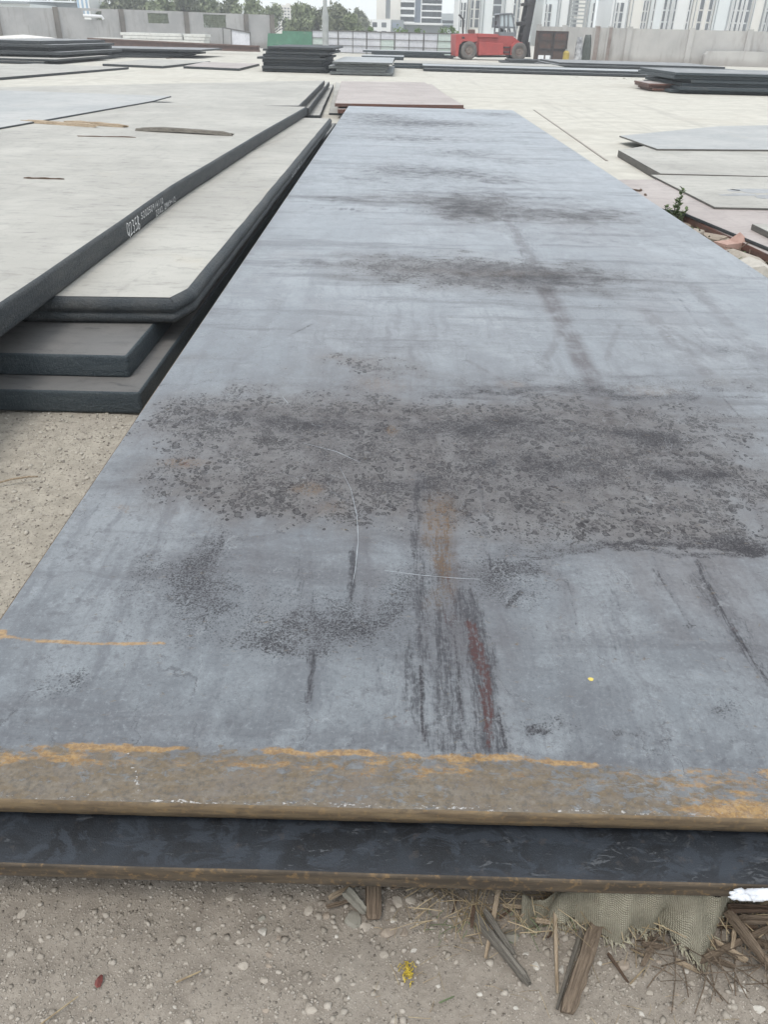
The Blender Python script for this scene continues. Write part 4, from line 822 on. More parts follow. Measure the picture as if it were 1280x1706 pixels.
# ------------------------------------------------------------------ rubble and weed on the right
rub = [(1172,366,30,16,'stoneb','brownish boulder directly under the red-brown plate edge',.05),(1115,352,30,18,'stone','pale stone left of the weed',.05),(1196,404,44,22,'stoneb','tan chunk of rubble beside the pink hollow brick',.03),(1270,460,60,44,'stonew','whitish broken concrete lump at the right border',.05),
       (1236,432,34,30,'stone','pale rough stone between brick and concrete lump',.05),(1252,436,14,26,'stonew','narrow upright pale stone beside the rough one',.06),(1215,438,26,22,'brick','pinkish rough stone just behind the plate edge',.03),(1275,490,40,24,'stoneg','grey stone below the concrete lump at the border',.03),(1150,377,34,16,'stoneb','flat brown stone near the weed roots',.03),(1165,388,30,14,'stone','pale slab stone below the flat brown one',.03),(1186,395,22,12,'woodd','dark lump among the rubble',.04)]
for px, py, wp, hp, mm, lb, zz in rub: stone(px, py, wp, hp, K[mm], lb, z=zz)
for i in range(46):
    t = random.random(); px = 1125+t*170; py = 362+t*118+random.uniform(-16, 22)*(0.4+t); s_ = random.uniform(5, 15)*(.6+t*.7)
    stone(px, py, s_, s_*.8, K[random.choice(['stone','stoneb','stonew','stoneg'])], 'small broken stone in the rubble strip on the right', 'small stones of the right rubble strip', z=random.uniform(.02, .05))
c = at(1222, 409, .08); br = empty('hollow_brick', (c[0], c[1], .05), .5); tag(br, 'pink broken hollow brick lying in the rubble on the right', 'brick')
mb = MB(); mb.box(-.17,.17,-.07,.07,-.03,.065)
mb.add([(-.02,-.07,.065),(.12,-.07,.065),(.05,0,.14),(.0,.06,.065)], [(0,1,2),(1,3,2),(3,0,2)]); mb.build('body', K['brick'], br)
for i in range(4):
    mb = MB(); mb.box(.155+.03*0, .175, -.06+.032*i, -.04+.032*i, -.02, .05); mb.build('rib', K['brick'], br)
K['weed'] = mat_foliage('weed_leaf', (.09,.125,.055), (.16,.20,.09))
wd = at(1123, 372, .05); wr = empty('weed', (wd[0], wd[1], .04)); tag(wr, 'green weed growing in the rubble beside the big plate', 'weed')
st = MB(); lf = MB()
def leaf(mb, p, dr, L, W_, up=.3):
    d_ = Vector(dr).normalized(); s_ = d_.cross(Vector((0,0,1))).normalized(); n_ = s_.cross(d_)
    pts = [Vector(p)+d_*L*t+n_*L*up*math.sin(t*2.2)*.5 for t in (0,.35,.7,1)]
    V = [pts[0], pts[1]+s_*W_, pts[1]-s_*W_, pts[2]+s_*W_*.8, pts[2]-s_*W_*.8, pts[3]]
    mb.add(V, [(0,1,2),(1,3,4,2),(3,5,4)])
for sx, sy, hh, n_ in ((.02,0,.34,26),(-.10,.05,.17,14),(.09,-.04,.15,12),(.0,.06,.24,14)):
    st.tube([(sx*.4,sy*.4,0),(sx*.8,sy*.8,hh*.5),(sx,sy,hh)], [.006,.005,.003], 5)
    for i in range(n_):
        t = .25+.75*i/n_; an = i*2.4; leaf(lf, (sx*t,sy*t,hh*t), (math.cos(an), math.sin(an), .5), random.uniform(.045,.08)*(1.25-t*.5), .017)
st.build('stem', K['green'], wr); o = lf.build('foliage', K['weed'], wr); o['kind'] = 'stuff'
mb = MB()
for i in range(50):
    px = random.uniform(1100, 1290); py = 352+(px-1100)*.62+random.uniform(-14, 14); c = at(px, py, .06)
    for k in range(5):
        an = random.uniform(0, 6.28); leaf(mb, c+np.array([random.gauss(0,.03), random.gauss(0,.03), 0]), (math.cos(an), math.sin(an), .6), random.uniform(.03,.06), .009)
o = tag(mb.build('ground_weeds', K['weed']), 'small scattered weeds growing through the rubble on the right', 'weeds', kind='stuff')
straws('straw_litter', 220, 2.5, 3.5, 4.5, 8.3, .06, .08, .3, .004, K['wood'], 'dry stalks and splinters lying in the rubble on the right')
for px, py in ((1069,317),(1076,325)): stone(px, py, 5, 4, K['woodd'], 'tiny dark clod on the rosy plate edge', 'clods on the rosy plate', z=.15)
stick('stick', 1051,317,1068,319,4,K['woodd'],'dark twig lying on the rosy plate near the big plate', 'twig', z=.151)
# ridge of crumbs in front of long plates
gravel('gravel', 900, 8, 26, 29, 46, .02, .12, K['gravel2'], 'crumbs of pale rubble in front of the far long plates', lambda x, y: np.exp(-((y-(46-.3*x))/1.2)**2)*.9)

# ------------------------------------------------------------------ walls and fence
def wpt(px, py, Y): a = atY(px, py, Y); return a
def wall_panel(mb_, x0, x1, z0, z1, t=.18, hole=None):
    if hole:
        hx0, hx1, hz0, hz1 = hole; mb_.box(x0, hx0, -t/2, t/2, z0, z1); mb_.box(hx1, x1, -t/2, t/2, z0, z1); mb_.box(hx0, hx1, -t/2, t/2, z0, hz0)
        if hz1 < z1: mb_.box(hx0, hx1, -t/2, t/2, hz1, z1)
    else: mb_.box(x0, x1, -t/2, t/2, z0, z1)
def wall(name, A_, B_, pxs, h, m, pm, label, holes={}, hv=None, postw=.45, ptops=None):
    A_ = np.array(A_); B_ = np.array(B_); L = np.linalg.norm(B_-A_); root = empty(name, (*A_, 0), math.atan2(B_[1]-A_[1], B_[0]-A_[0])); tag(root, label, 'wall')
    u = (B_-A_)/L; ss = []
    for px in pxs:   # where the sight line through the post meets the wall's line
        g0 = at(px, 100)[:2]; dirx = g0/np.linalg.norm(g0); M_ = np.array([[u[0], -dirx[0]], [u[1], -dirx[1]]]); s_, _ = np.linalg.solve(M_, -A_); ss.append(s_)
    for i in range(len(ss)-1):
        mb_ = MB(); hh = h+(hv[i] if hv else 0); wall_panel(mb_, ss[i]+.02, ss[i+1]-.02, 0, hh, .18, holes.get(i) and (ss[i]+holes[i][0]*(ss[i+1]-ss[i]), ss[i]+holes[i][1]*(ss[i+1]-ss[i]), holes[i][2], holes[i][3]))
        mb_.build('panel', m, root)
    for i, s_ in enumerate(ss):
        if i in (0, len(ss)-1) and False: continue
        mb_ = MB(); mb_.box(s_-postw/2, s_+postw/2, -.28, -.095, 0, h+.12); mb_.build('post', pm, root)
    return root, ss, u
def meet(px, A_, B_):
    A_ = np.array(A_); B_ = np.array(B_); u = (B_-A_)/np.linalg.norm(B_-A_); g0 = at(px, 100)[:2]; d_ = g0/np.linalg.norm(g0); s_, t_ = np.linalg.solve(np.array([[u[0], -d_[0]], [u[1], -d_[1]]]), -A_); return A_+u*s_
LA, LB = (-52., 72.), (-15.5, 96.)
wl, ss, u = wall('boundary_wall', LA, LB, [-120, 8, 105, 211, 316, 413, 455], 2.95, K['conc'], K['post'], 'long grey concrete wall on the left with openings near its top', {2: (.42, .70, 2.15, 2.85), 3: (.40, .72, 2.0, 2.85), 4: (.28, .66, 1.75, 2.9), 1: (.99, .995, 2.8, 2.85)}, [0, 0, .1, .12, .1, .1])
K['grille'] = simple('green_grille', (.16,.18,.13), (.11,.12,.09), 3)
for i, (f0, f1, z0, z1) in {3: (.40, .72, 2.0, 2.85), 4: (.28, .66, 1.75, 2.9)}.items():
    x0 = ss[i]+f0*(ss[i+1]-ss[i]); x1 = ss[i]+f1*(ss[i+1]-ss[i]); mb = MB()
    for k in range(int((x1-x0)/.14)): mb.box(x0+.05+k*.14, x0+.12+k*.14, -.02, .02, z0, z1)
    for k in range(6): mb.box(x0, x1, .021, .05, z0+.05+k*(z1-z0)/6, z0+.09+k*(z1-z0)/6)
    mb.build('grille', K['grille'], wl)
x0 = ss[2]+.42*(ss[3]-ss[2]); mb = MB(); mb.tube([(x0-.1,-.2,2.45),(x0+1.6,-.2,2.42),(x0+1.75,-.2,2.2)], .14, 8); tag(mb.build('pipe', mat_flat('white_pipe', (.7,.7,.7)), wl))
bpy.context.view_layer.update()
RA, RB = (10.3, 76.), (42., 70.5)
wr_, ssr, ur = wall('boundary_wall', RA, RB, [893, 935, 988, 1010, 1042, 1144, 1240, 1400, 1560], 2.42, K['conc2'], K['conc2'], 'tall pale concrete wall behind the plates on the right', postw=.42)
for px, w_, h_ in ((990, .35, 2.5), (1011, .26, 2.44)):
    p = meet(px, RA, RB); s_ = np.linalg.norm(p-np.array(RA)); mb = MB(); mb.box(s_-w_/2, s_+w_/2, -.34, -.285, 0, h_); mb.build('pilaster', simple('rusty_pilaster', (.17,.13,.11), (.28,.24,.22), 1.5), wr_)
p = meet(1190, RA, RB); s_ = np.linalg.norm(p-np.array(RA)); mb = MB()
pr = [(0,0),(0,.75),(.25,1.0),(3,1.05),(9,.95),(9,0)]; mb.prism([(s_-1+x, z) for x, z in pr], -1.5, -.4); tag(mb.build('concrete_plinth', K['conc2'], wr_))
# metal hoarding in the middle
K['sheet'] = mat_dust('white_steel_sheet', (.60,.60,.62), (.52,.52,.55), (.35,.35,.36), .66); K['sheetg'] = mat_dust('greenish_white_sheet', (.54,.60,.56), (.48,.55,.50), (.3,.35,.32), .66)
K['frame'] = mat_flat('dark_fence_frame', (.11,.105,.10), .6)
FA, FB = (-14.2, 85.), (5.6, 79.)
pxs = [521, 540, 564, 588, 611, 634, 657, 681, 705, 728, 752, 775]; fr = empty('site_fence', (*FA, 0), math.atan2(FB[1]-FA[1], FB[0]-FA[0])); tag(fr, 'white sheet metal site fence with dark frames in the middle distance', 'fence')
sx = [float(np.linalg.norm(meet(p_, FA, FB)-np.array(FA))) for p_ in pxs]; fh = 1.72
for i in range(len(sx)-1):
    for j in range(3):
        if i in (7,) and j > 0: pass
        mb = MB(); mb.box(sx[i]+.03, sx[i+1]-.03, -.012, .012, .06+j*.55, .06+j*.55+.53); mb.build('sheet_panel', K['sheetg'] if (i in (0, 5, 9) and j < 2) or (i in (9, 10) and j == 2) else K['sheet'], fr)
for i, s_ in enumerate(sx):
    w_ = .10 if i % 2 == 0 else .05; mb = MB(); mb.box(s_-w_/2, s_+w_/2, -.06, -.013, 0, fh+.02); mb.build('post', K['frame'], fr)
for j in range(4):
    z = min(.04+j*.55, fh-.03); mb = MB(); mb.box(sx[0], sx[-1], -.085, -.061, z, z+(.05 if j < 3 else .08)); mb.build('rail', K['frame'], fr)
# green sheets leaning
K['greens'] = mat_dust('green_sheet', (.075,.20,.125), (.055,.15,.095), (.04,.08,.06), .62)
def lean(name, px0, px1, pyt, pyb, Y, m, label, cat, lean_=.35, parent=None):
    a = atY(px0, pyb, Y); b = atY(px1, pyb, Y-.2); t = atY((px0+px1)/2, pyt, Y); mb = MB(); zt = t[2]; zb = 0.02
    d_ = np.array([b[0]-a[0], -.2]); V = [(a[0],Y,zb),(b[0],Y-.2,zb),(b[0],Y-.2+lean_,zt),(a[0]+.15,Y+lean_,zt)]; V += [(x, y+.05, z) for x, y, z in V]
    mb.add(V, [(0,1,2,3),(7,6,5,4),(0,4,5,1),(1,5,6,2),(2,6,7,3),(3,7,4,0)]); return tag(mb.build(name, m), label, cat)
lean('green_sheet', 444, 493, 56, 84, 78, K['greens'], 'green metal sheet leaning in front, left of the pair', 'metal sheet')
lean('green_sheet', 468, 520, 52, 84, 80, K['greens'], 'darker green metal sheet leaning behind, right of the pair', 'metal sheet')
# frame gate leaning near wall and white panel piles
gp = atY(372, 75, 80); gq = atY(417, 76, 79); mb = MB(); zt1 = atY(372, 46, 80)[2]; zt2 = atY(415, 54, 79)[2]
P_ = [(gp[0],80,.05),(gq[0],79,.05),(gq[0],79.3,zt2),(gp[0],80.3,zt1)]
gt = empty('frame_gate', (gp[0], 80, 0)); tag(gt, 'thin dark metal frame with a white sheet leaning at the left wall', 'frame')
for i in range(4): mb.bar(P_[i], P_[(i+1) % 4], .09)
mb.bar((np.array(P_[0])*.7+np.array(P_[1])*.3), (np.array(P_[3])*.7+np.array(P_[2])*.3), .06)
mb.V = [(x-gp[0], y-80, z) for x, y, z in mb.V]; mb.build('frame', K['frame'], gt)
mb = MB(); q = [np.array(P_[0])*.68+np.array(P_[1])*.32, np.array(P_[1]), np.array(P_[2])*.93+np.array(P_[1])*.07, np.array(P_[3])*.68+np.array(P_[2])*.32]; q = [v-np.array([gp[0], 80-.08, 0]) for v in q]; mb.add([*q, *[v+np.array([0,.04,0]) for v in q]], [(0,1,2,3),(7,6,5,4),(0,4,5,1),(1,5,6,2),(2,6,7,3),(3,7,4,0)]); mb.build('sheet', K['sheet'], gt)
K['white'] = mat_dust('white_panel', (.68,.68,.64), (.60,.59,.55), (.4,.38,.33), .64)
for i, (x0, x1, n_, Y, lb) in enumerate(((155,200,3,82,'short white panel in the pile left of the long one'),(204,305,5,80,'long white panel in the pile before the left wall'),(306,342,5,80,'white panel in the right end of the pile before the wall'))):
    a = atY(x0, 76, Y); b = atY(x1, 76, Y)
    for k in range(n_):
        mb = MB(); j_ = random.uniform(-.15, .15); mb.box(a[0]+j_, b[0]+j_, Y, Y+2.4, .05+k*.24, .05+k*.24+.21); mb.V = [(x-a[0], y-Y, z) for x, y, z in mb.V]
        o = mb.build('white_panel', K['white'], None, (a[0], Y, 0)); tag(o, f'{ORD[n_-1-k]} {lb}', 'panel', 'white panels piled before the left wall')
# pale heap at the wall and clutter
c = atY(40, 66, 70); V = [(v[0]*4.2*(1+.1*math.sin(9*v[1])), v[1]*1.2, max(-.1, v[2]*.95)) for v in IV2]
tag(mesh('sand_heap', V, IF2, simple('pale_sand', (.58,.56,.53), (.5,.47,.43), 2), None, (c[0], 70, 0), smooth=True), 'low whitish sand heap at the foot of the left wall', 'sand heap')
# light pole
pl = empty('light_pole', (*meet(543, (-8, 74), (0, 74)), 0)); tag(pl, 'grey tapered steel lamp pole standing before the middle fence', 'pole')
K['galv'] = simple('galvanised_steel', (.36,.37,.36), (.28,.29,.28), 2, .5)
mb = MB(); mb.tube([(0,0,0),(0,0,2.7),(0,0,3.3)], [.27,.26,.17], 14); mb.build('base_sleeve', K['galv'], pl)
mb = MB(); mb.tube([(0,0,3.3),(0,0,12)], [.16,.10], 12); mb.build('shaft', K['galv'], pl); mb = MB(); mb.tube([(0,0,.0),(0,0,.06)], .5, 12); mb.build('flange', K['galv'], pl)

# ------------------------------------------------------------------ red forklift truck
FY = 70.5
def fp(px, py): a = atY(px, py, FY); return (a[0]-FO[0], a[2])
FO = atY(760, 100, FY); FO[2] = 0
fk = empty('forklift_truck', (FO[0], FY, 0), .12); tag(fk, 'big red forklift truck with raised black mast parked by the fence', 'forklift')
K['red'] = simple('faded_red_paint', (.42,.065,.055), (.30,.05,.045), 1.5, .5, .05, var=0); K['tyre'] = simple('dusty_tyre', (.16,.145,.13), (.10,.09,.085), 3, .9, var=0); K['black'] = simple('black_steel', (.03,.028,.03), (.05,.045,.045), 3, .6)
K['glass'] = mat_flat('cab_glass', (.45,.50,.52), .15); K['cabgrey'] = simple('cab_grey_paint', (.20,.21,.22), (.13,.14,.15), 2, .5)
W2 = 2.3
def fpoly(name, pts, m, y0=0, y1=W2, parent=None):
    mb_ = MB(); mb_.prism([fp(*p_) for p_ in pts], y0, y1); o_ = mb_.build(name, m, parent or fk); md = o_.modifiers.new('bev', 'BEVEL'); md.width = .03; md.segments = 2; md.limit_method = 'ANGLE'; return o_
fpoly('counterweight', [(760,57),(796,56),(797,68),(791,71),(783,69),(773,69),(766,75),(764,94),(760,94)], K['red'])
fpoly('body', [(796,56),(858,60),(872,71),(864,75),(854,78),(852,92),(798,93),(794,75),(796,68)], K['red'], .25, W2-.25)
fpoly('side_panel', [(799,70),(841,72),(841,92),(799,92)], K['red'], .02, .24)
fpoly('hood', [(797,55.5),(833,57),(833,63),(797,62)], K['red'], .1, W2-.1)
fpoly('fender', [(853,92),(855,76),(861,70.5),(873,70.5),(878,75),(873,76),(863,76),(857,83),(856,92)], K['red'])
fpoly('step', [(842,78),(852,78),(852,80),(842,80)], K['black'], -.05, .3); fpoly('step', [(842,86),(852,86),(852,88),(842,88)], K['black'], -.05, .3)
fpoly('engine_vent', [(770,61),(775,61),(775,64.5),(770,64.5)], K['black'], -.03, .03)
fpoly('chassis', [(800,93.5),(852,93.5),(852,96),(800,96)], K['black'], .3, W2-.3); fpoly('tow_hitch', [(754,93),(763,93),(763,96),(754,96)], K['black'], .8, 1.5)
fpoly('air_cleaner', [(785,49),(795,49),(795,56),(785,56)], simple('rusty_box', (.16,.09,.07), (.1,.06,.05)), .5, 1.2)
a0 = fp(774, 56); mb = MB(); b0 = fp(774,31); c0 = fp(767,24); mb.tube([(a0[0],.5,a0[1]),(b0[0],.5,b0[1]),(c0[0],.5,c0[1])], .07, 8); mb.build('exhaust_pipe', K['black'], fk)
for px, py in ((782, 86), (868, 87.3)):
    cx_, cz_ = fp(px, py); 
    for yy in (-.08, W2-.5):
        wh = empty('wheel', (cx_, yy, .63)); wh.parent = fk; R_ = .63
        def ring(prof, n_=28):
            V = []; Fc = []
            for k in range(n_):
                an = 2*math.pi*k/n_
                for (y_, r_) in prof: V.append((math.cos(an)*r_, y_, math.sin(an)*r_))
            p_ = len(prof)
            for k in range(n_):
                for j in range(p_-1): Fc.append((k*p_+j, ((k+1) % n_)*p_+j, ((k+1) % n_)*p_+j+1, k*p_+j+1))
            return V, Fc
        V, Fc = ring([(.06,.30),(0,.36),(-.01,.55),(.05,R_),(.45,R_),(.52,.55),(.52,.3)]); mesh('tyre', V, Fc, K['tyre'], wh, smooth=True)
        V, Fc = ring([(.10,0.001),(.10,.12),(.04,.13),(.04,.19),(.12,.22),(.06,.29),(.04,.31),(.4,.31)]); mesh('rim', V, Fc, simple('dusty_rim', (.26,.22,.19), (.18,.13,.11), 4) if 'rimm' not in K else K['rimm'], wh)
def bars(name, segs, m, y, w_, parent=fk):
    mb_ = MB()
    for (p_, q_) in segs: a1 = fp(*p_); b1 = fp(*q_); mb_.bar((a1[0], y, a1[1]), (b1[0], y, b1[1]), w_)
    return mb_.build(name, m, parent)
cab = empty('cab', (0,0,0)); cab.parent = fk
segs = [((835,56),(837,24)),((837,24),(858,23)),((858,23),(863,58)),((850,57),(851,24)),((835,45),(863,46)),((844,55),(844,24))]
bars('cab_frame', segs, K['cabgrey'], .3, .11, cab); bars('cab_frame', segs, K['cabgrey'], 1.9, .11, cab)
fpoly('cab_roof', [(834,24.5),(837,21.5),(857,21),(860,24)], K['cabgrey'], .2, 2.0, cab); fpoly('cab_base', [(834,53),(863,54),(864,61),(834,60)], K['cabgrey'], .25, 1.95, cab)
for pts in ([(838,25),(843,25),(843,44),(837,44)],[(845,25),(850,25),(850,44),(845,44)],[(852,25),(857,25),(861,45),(852,45)]): fpoly('window', pts, K['glass'], .3, .33, cab); fpoly('window', pts, K['glass'], 1.88, 1.9, cab)
fpoly('seat', [(840,56),(850,56),(850,50),(843,49),(842,40),(840,40)], K['black'], .8, 1.4, cab); fpoly('mirror', [(826,35),(829,35),(829,41),(826,41)], K['black'], -.1, 0)
# mast: two tilted rails with cross members and chains
a1 = fp(876, 92); b1 = fp(897, -12); dx_ = (b1[0]-a1[0])
mast = empty('mast', (0,0,0)); mast.parent = fk
for yy in (.35, 1.65):
    mb = MB(); mb.bar((a1[0]-.18, yy, .35), (b1[0]-.22, yy, b1[1]), .26, .24, (0,1,0)); mb.build('rail', K['black'], mast)
    mb = MB(); mb.bar((a1[0]+.12, yy+.08, .3), (b1[0]+.06, yy+.08, b1[1]), .26, .2, (0,1,0)); mb.build('inner_rail', K['black'], mast)
    mb = MB(); mb.tube([(a1[0]-.02, yy+.3, .4), (b1[0]-.05, yy+.3, b1[1])], .09, 8); mb.build('hydraulic_cylinder', K['black'], mast)
for t in (.08, .35, .62, .9):
    x_ = a1[0]+dx_*t; z_ = .35+(b1[1]-.35)*t; mb = MB(); mb.box(x_-.25, x_+.2, .35, 1.9, z_-.12, z_+.12); mb.build('cross_member', K['black'], mast)
fpoly('tilt_bracket', [(872,36),(880,35),(882,42),(873,43)], K['black'], .2, 1.8, mast); fpoly('lift_bracket', [(880,4),(886,3),(892,8),(881,9)], K['black'], .2, 1.8, mast)
fpoly('carriage', [(883,70),(887,70),(889,96),(884,96)], K['black'], .1, 2.1, mast)
for yy in (.4, 1.5):
    mb = MB(); mb.box(a1[0]+.3, a1[0]+1.0, yy, yy+.2, .06, .14); mb.build('fork', K['black'], mast)
# cabinet, cylinder, coats
CB = atY(893, 103, 69); cb = empty('steel_cabinet', (CB[0], 69, 0), .05); tag(cb, 'dark rusty double door steel cabinet with white papers near the forklift', 'cabinet'); cw = atY(943, 103, 69)[0]-CB[0]; ch = atY(918, 51.5, 69)[2]
K['cab'] = simple('dark_rusty_cabinet', (.055,.05,.045), (.10,.055,.04), 2.5, .7); K['rustred'] = simple('faded_red_lettering', (.24,.085,.06), (.14,.07,.055), 6); K['paper'] = mat_flat('white_paper', (.78,.78,.78), .9)
mb = MB(); mb.box(0, cw, 0, 1., .05, ch); mb.build('body', K['cab'], cb)
for (x0, x1, z0, z1) in ((.03,.48,.42,.97),(.52,.97,.42,.97),(.03,.48,.05,.40),(.52,.97,.05,.40)):
    mb = MB(); X0, X1, Z0, Z1 = cw*x0, cw*x1, ch*z0, ch*z1; mb.box(X0, X1, -.05, -.002, Z0, Z1); mb.build('door', K['cab'], cb)
    mb = MB(); 
    for q in ((X0, X1, Z0, Z0+.05), (X0, X1, Z1-.05, Z1), (X0, X0+.05, Z0+.051, Z1-.051), (X1-.05, X1, Z0+.051, Z1-.051)): mb.box(q[0], q[1], -.08, -.052, q[2], q[3])
    if z0 > .3: mb.box(X0+.051, X1-.051, -.078, -.052, (Z0+Z1)/2-.03, (Z0+Z1)/2+.02)
    mb.build('door_frame', K['black'], cb)
mb = MB()
for k, (x, z, w_, h_) in enumerate([(.14,.83,.05,.06),(.20,.84,.05,.05),(.27,.83,.06,.06),(.34,.83,.05,.06),(.58,.84,.06,.07),(.66,.84,.07,.06),(.75,.84,.06,.07),(.83,.84,.06,.06),(.56,.78,.08,.035),(.66,.78,.08,.035),(.76,.78,.09,.035),(.86,.78,.05,.035)]):
    X_, Z_ = cw*x, ch*z; W_, H_ = cw*w_, ch*h_; mb.box(X_, X_+W_, -.055, -.0505, Z_, Z_+H_*.2); mb.box(X_, X_+W_*.25, -.055, -.0505, Z_+H_*.21, Z_+H_*.8); mb.box(X_, X_+W_, -.055, -.0505, Z_+H_*.81, Z_+H_)
mb.build('faded_lettering', K['rustred'], cb)['kind'] = 'stuff'
for x in (.06, .30): mb = MB(); mb.box(cw*x, cw*(x+.19), -.060, -.0505, ch*.10, ch*.23); mb.build('paper', K['paper'], cb)
GC = atY(942.5, 103, 68.6); gh = atY(942, 82, 68.6)[2]; mb = MB(); mb.tube([(0,0,.05),(0,0,gh*.75),(0,0,gh*.9)], [.24,.24,.12], 14); gcy = empty('gas_cylinder', (GC[0], 68.6, 0)); tag(gcy, 'yellow gas cylinder standing right of the dark cabinet', 'gas cylinder'); mb.build('tank', simple('yellow_paint', (.50,.38,.08), (.35,.26,.08), 3), gcy)
mb = MB(); mb.tube([(0,0,gh*.9),(0,0,gh)], .1, 8); mb.build('cap', K['galv'], gcy)
def drape(px0, px1, pyt, pyb, Y, m, label, name, cat):
    a = atY(px0, pyb, Y); b = atY(px1, pyb, Y); zt = atY(px0, pyt, Y)[2]; n_ = 16; V = []; Fc = []
    for j in range(9):
        t = j/8; w_ = .55+.45*t**.7
        for i in range(n_): an = 2*math.pi*i/n_; V.append(((b[0]-a[0])/2*math.cos(an)*w_*(1+.14*math.sin(an*5+t*3)), .28*math.sin(an)*w_*(1+.2*math.sin(an*4)), zt*(1-t)+.02))
    for j in range(8):
        for i in range(n_): Fc.append((j*n_+i, (j+1)*n_+i, (j+1)*n_+(i+1) % n_, j*n_+(i+1) % n_))
    Fc.append(tuple(range(n_)))
    return tag(mesh(name, V, Fc, m, None, ((a[0]+b[0])/2, Y, 0), smooth=True), label, cat)
drape(955, 969, 62, 103, 69, simple('white_black_cloth', (.62,.62,.62), (.12,.12,.13), 3.5), 'black and white covered bundle standing near the right wall', 'covered_bundle', 'bundle')
drape(967, 983, 58, 103, 69.2, simple('dark_green_cloth', (.06,.07,.06), (.10,.11,.10), 3), 'dark green cloth hanging over something beside the covered bundle', 'hanging_cloth', 'cloth')

# ------------------------------------------------------------------ trees
K['bark'] = simple('bark', (.10,.08,.06), (.06,.05,.04), 3); K['leafA'] = mat_foliage('spring_foliage', (.17,.20,.11), (.27,.30,.18)); K['leafB'] = mat_foliage('olive_foliage', (.15,.165,.105), (.23,.24,.16)); K['leafC'] = mat_foliage('fresh_hedge', (.10,.17,.04), (.17,.25,.08))
def tree(px, pyt, Y, wpx, m, label, n=1300, fs=.32, name='tree', group=None, z0=None, dens=1.):
    a = atY(px, 60, Y); H_ = atY(px, pyt, Y)[2]; R_ = abs(atY(px+wpx*(.78 if name == 'tree' else .6), 50, Y)[0]-a[0]); root = empty(name, (a[0], Y, 0)); tag(root, label, 'tree' if name == 'tree' else 'bush', group)
    mb = MB(); lf_ = MB(); hb = H_*.25; mb.tube([(0,0,0),(random.uniform(-.1,.1),0,hb),(random.uniform(-.3,.3),0,H_*.85)], [H_*.022,H_*.018,.04], 6)
    cl = []
    for i in range(16):
        t = random.uniform(.25, 1); an = random.uniform(0, 6.28); rr = R_*(1-.55*abs(t-.45)/.55)*random.uniform(.2, 1); c_ = Vector((math.cos(an)*rr, math.sin(an)*rr, hb*.5+(H_-hb*.5)*t*.95)); cl.append((c_, R_*random.uniform(.18, .42)))
        mb.tube([(0,0,max(hb*.7, c_.z*.5)), tuple(c_*.6+Vector((0,0,c_.z*.3))), tuple(c_)], [.09,.05,.02], 4, False)
    for k in range(n):
        c_, r_ = random.choice(cl); v = Vector((random.gauss(0,1), random.gauss(0,1), random.gauss(0,1))).normalized()*r_*random.uniform(.3, 1.15)**.6; v.z *= 1.25; p = c_+v
        if p.z < .2: continue
        q = [Vector((random.gauss(0,1), random.gauss(0,1), random.gauss(0,1))).normalized()*fs*random.uniform(.4, 1) for _ in range(3)]; lf_.add([p+q[0], p+q[1], p+q[2]], [(0,1,2)])
    mb.build('trunk', K['bark'], root); o_ = lf_.build('crown', m, root); return root
TR = [(120,2,150,36,'leafA','pale green tree above the left wall near its white sheds'),(165,2,140,40,'leafA','light spring tree behind the third panel of the left wall'),(205,-8,135,34,'leafB','olive tree above the second post of the left wall'),(240,-4,140,44,'leafB','wide olive tree above the first wall opening'),(275,-10,130,40,'leafA','tall pale tree above the left wall grille'),(312,-14,135,42,'leafB','tall thin olive tree above the third wall post'),
      (350,-6,140,44,'leafA','green tree above the second wall grille'),(385,-2,135,36,'leafB','grey-olive tree left of the pale apartment block'),(420,4,130,40,'leafA','round tree above the right end of the left wall'),(455,18,160,36,'leafA','low green tree in front of the pale apartment block'),(505,16,130,36,'leafA','olive tree left of the lamp pole'),(530,22,135,32,'leafB','bushy tree directly behind the lamp pole'),
      (565,17,128,44,'leafB','dark round tree right of the lamp pole'),(585,28,126,26,'leafA','small tree between pole and white annex'),(604,20,190,22,'leafB','distant tree peeping over the white annex'),(80,4,150,30,'leafB','dull green tree above the far left wall')]
for px, py, Y, wp, mm, lb in TR: tree(px, py, Y, wp, K[mm], lb, n=2300, fs=.5*Y/140)
for i, (px, py, Y, wp) in enumerate(((618,47,100,22),(668,50,98,30),(697,50,97,26),(740,49,95,28),(755,46,95,20))):
    tree(px, py, Y, wp, K['leafC'], ['leafy bush under the white annex behind the fence','bright bush behind the fence below the tower','second bright bush right of the first behind the fence','yellow-green bush left of the forklift exhaust','small bush just behind the forklift rear'][i], n=500, fs=.22, name='bush')

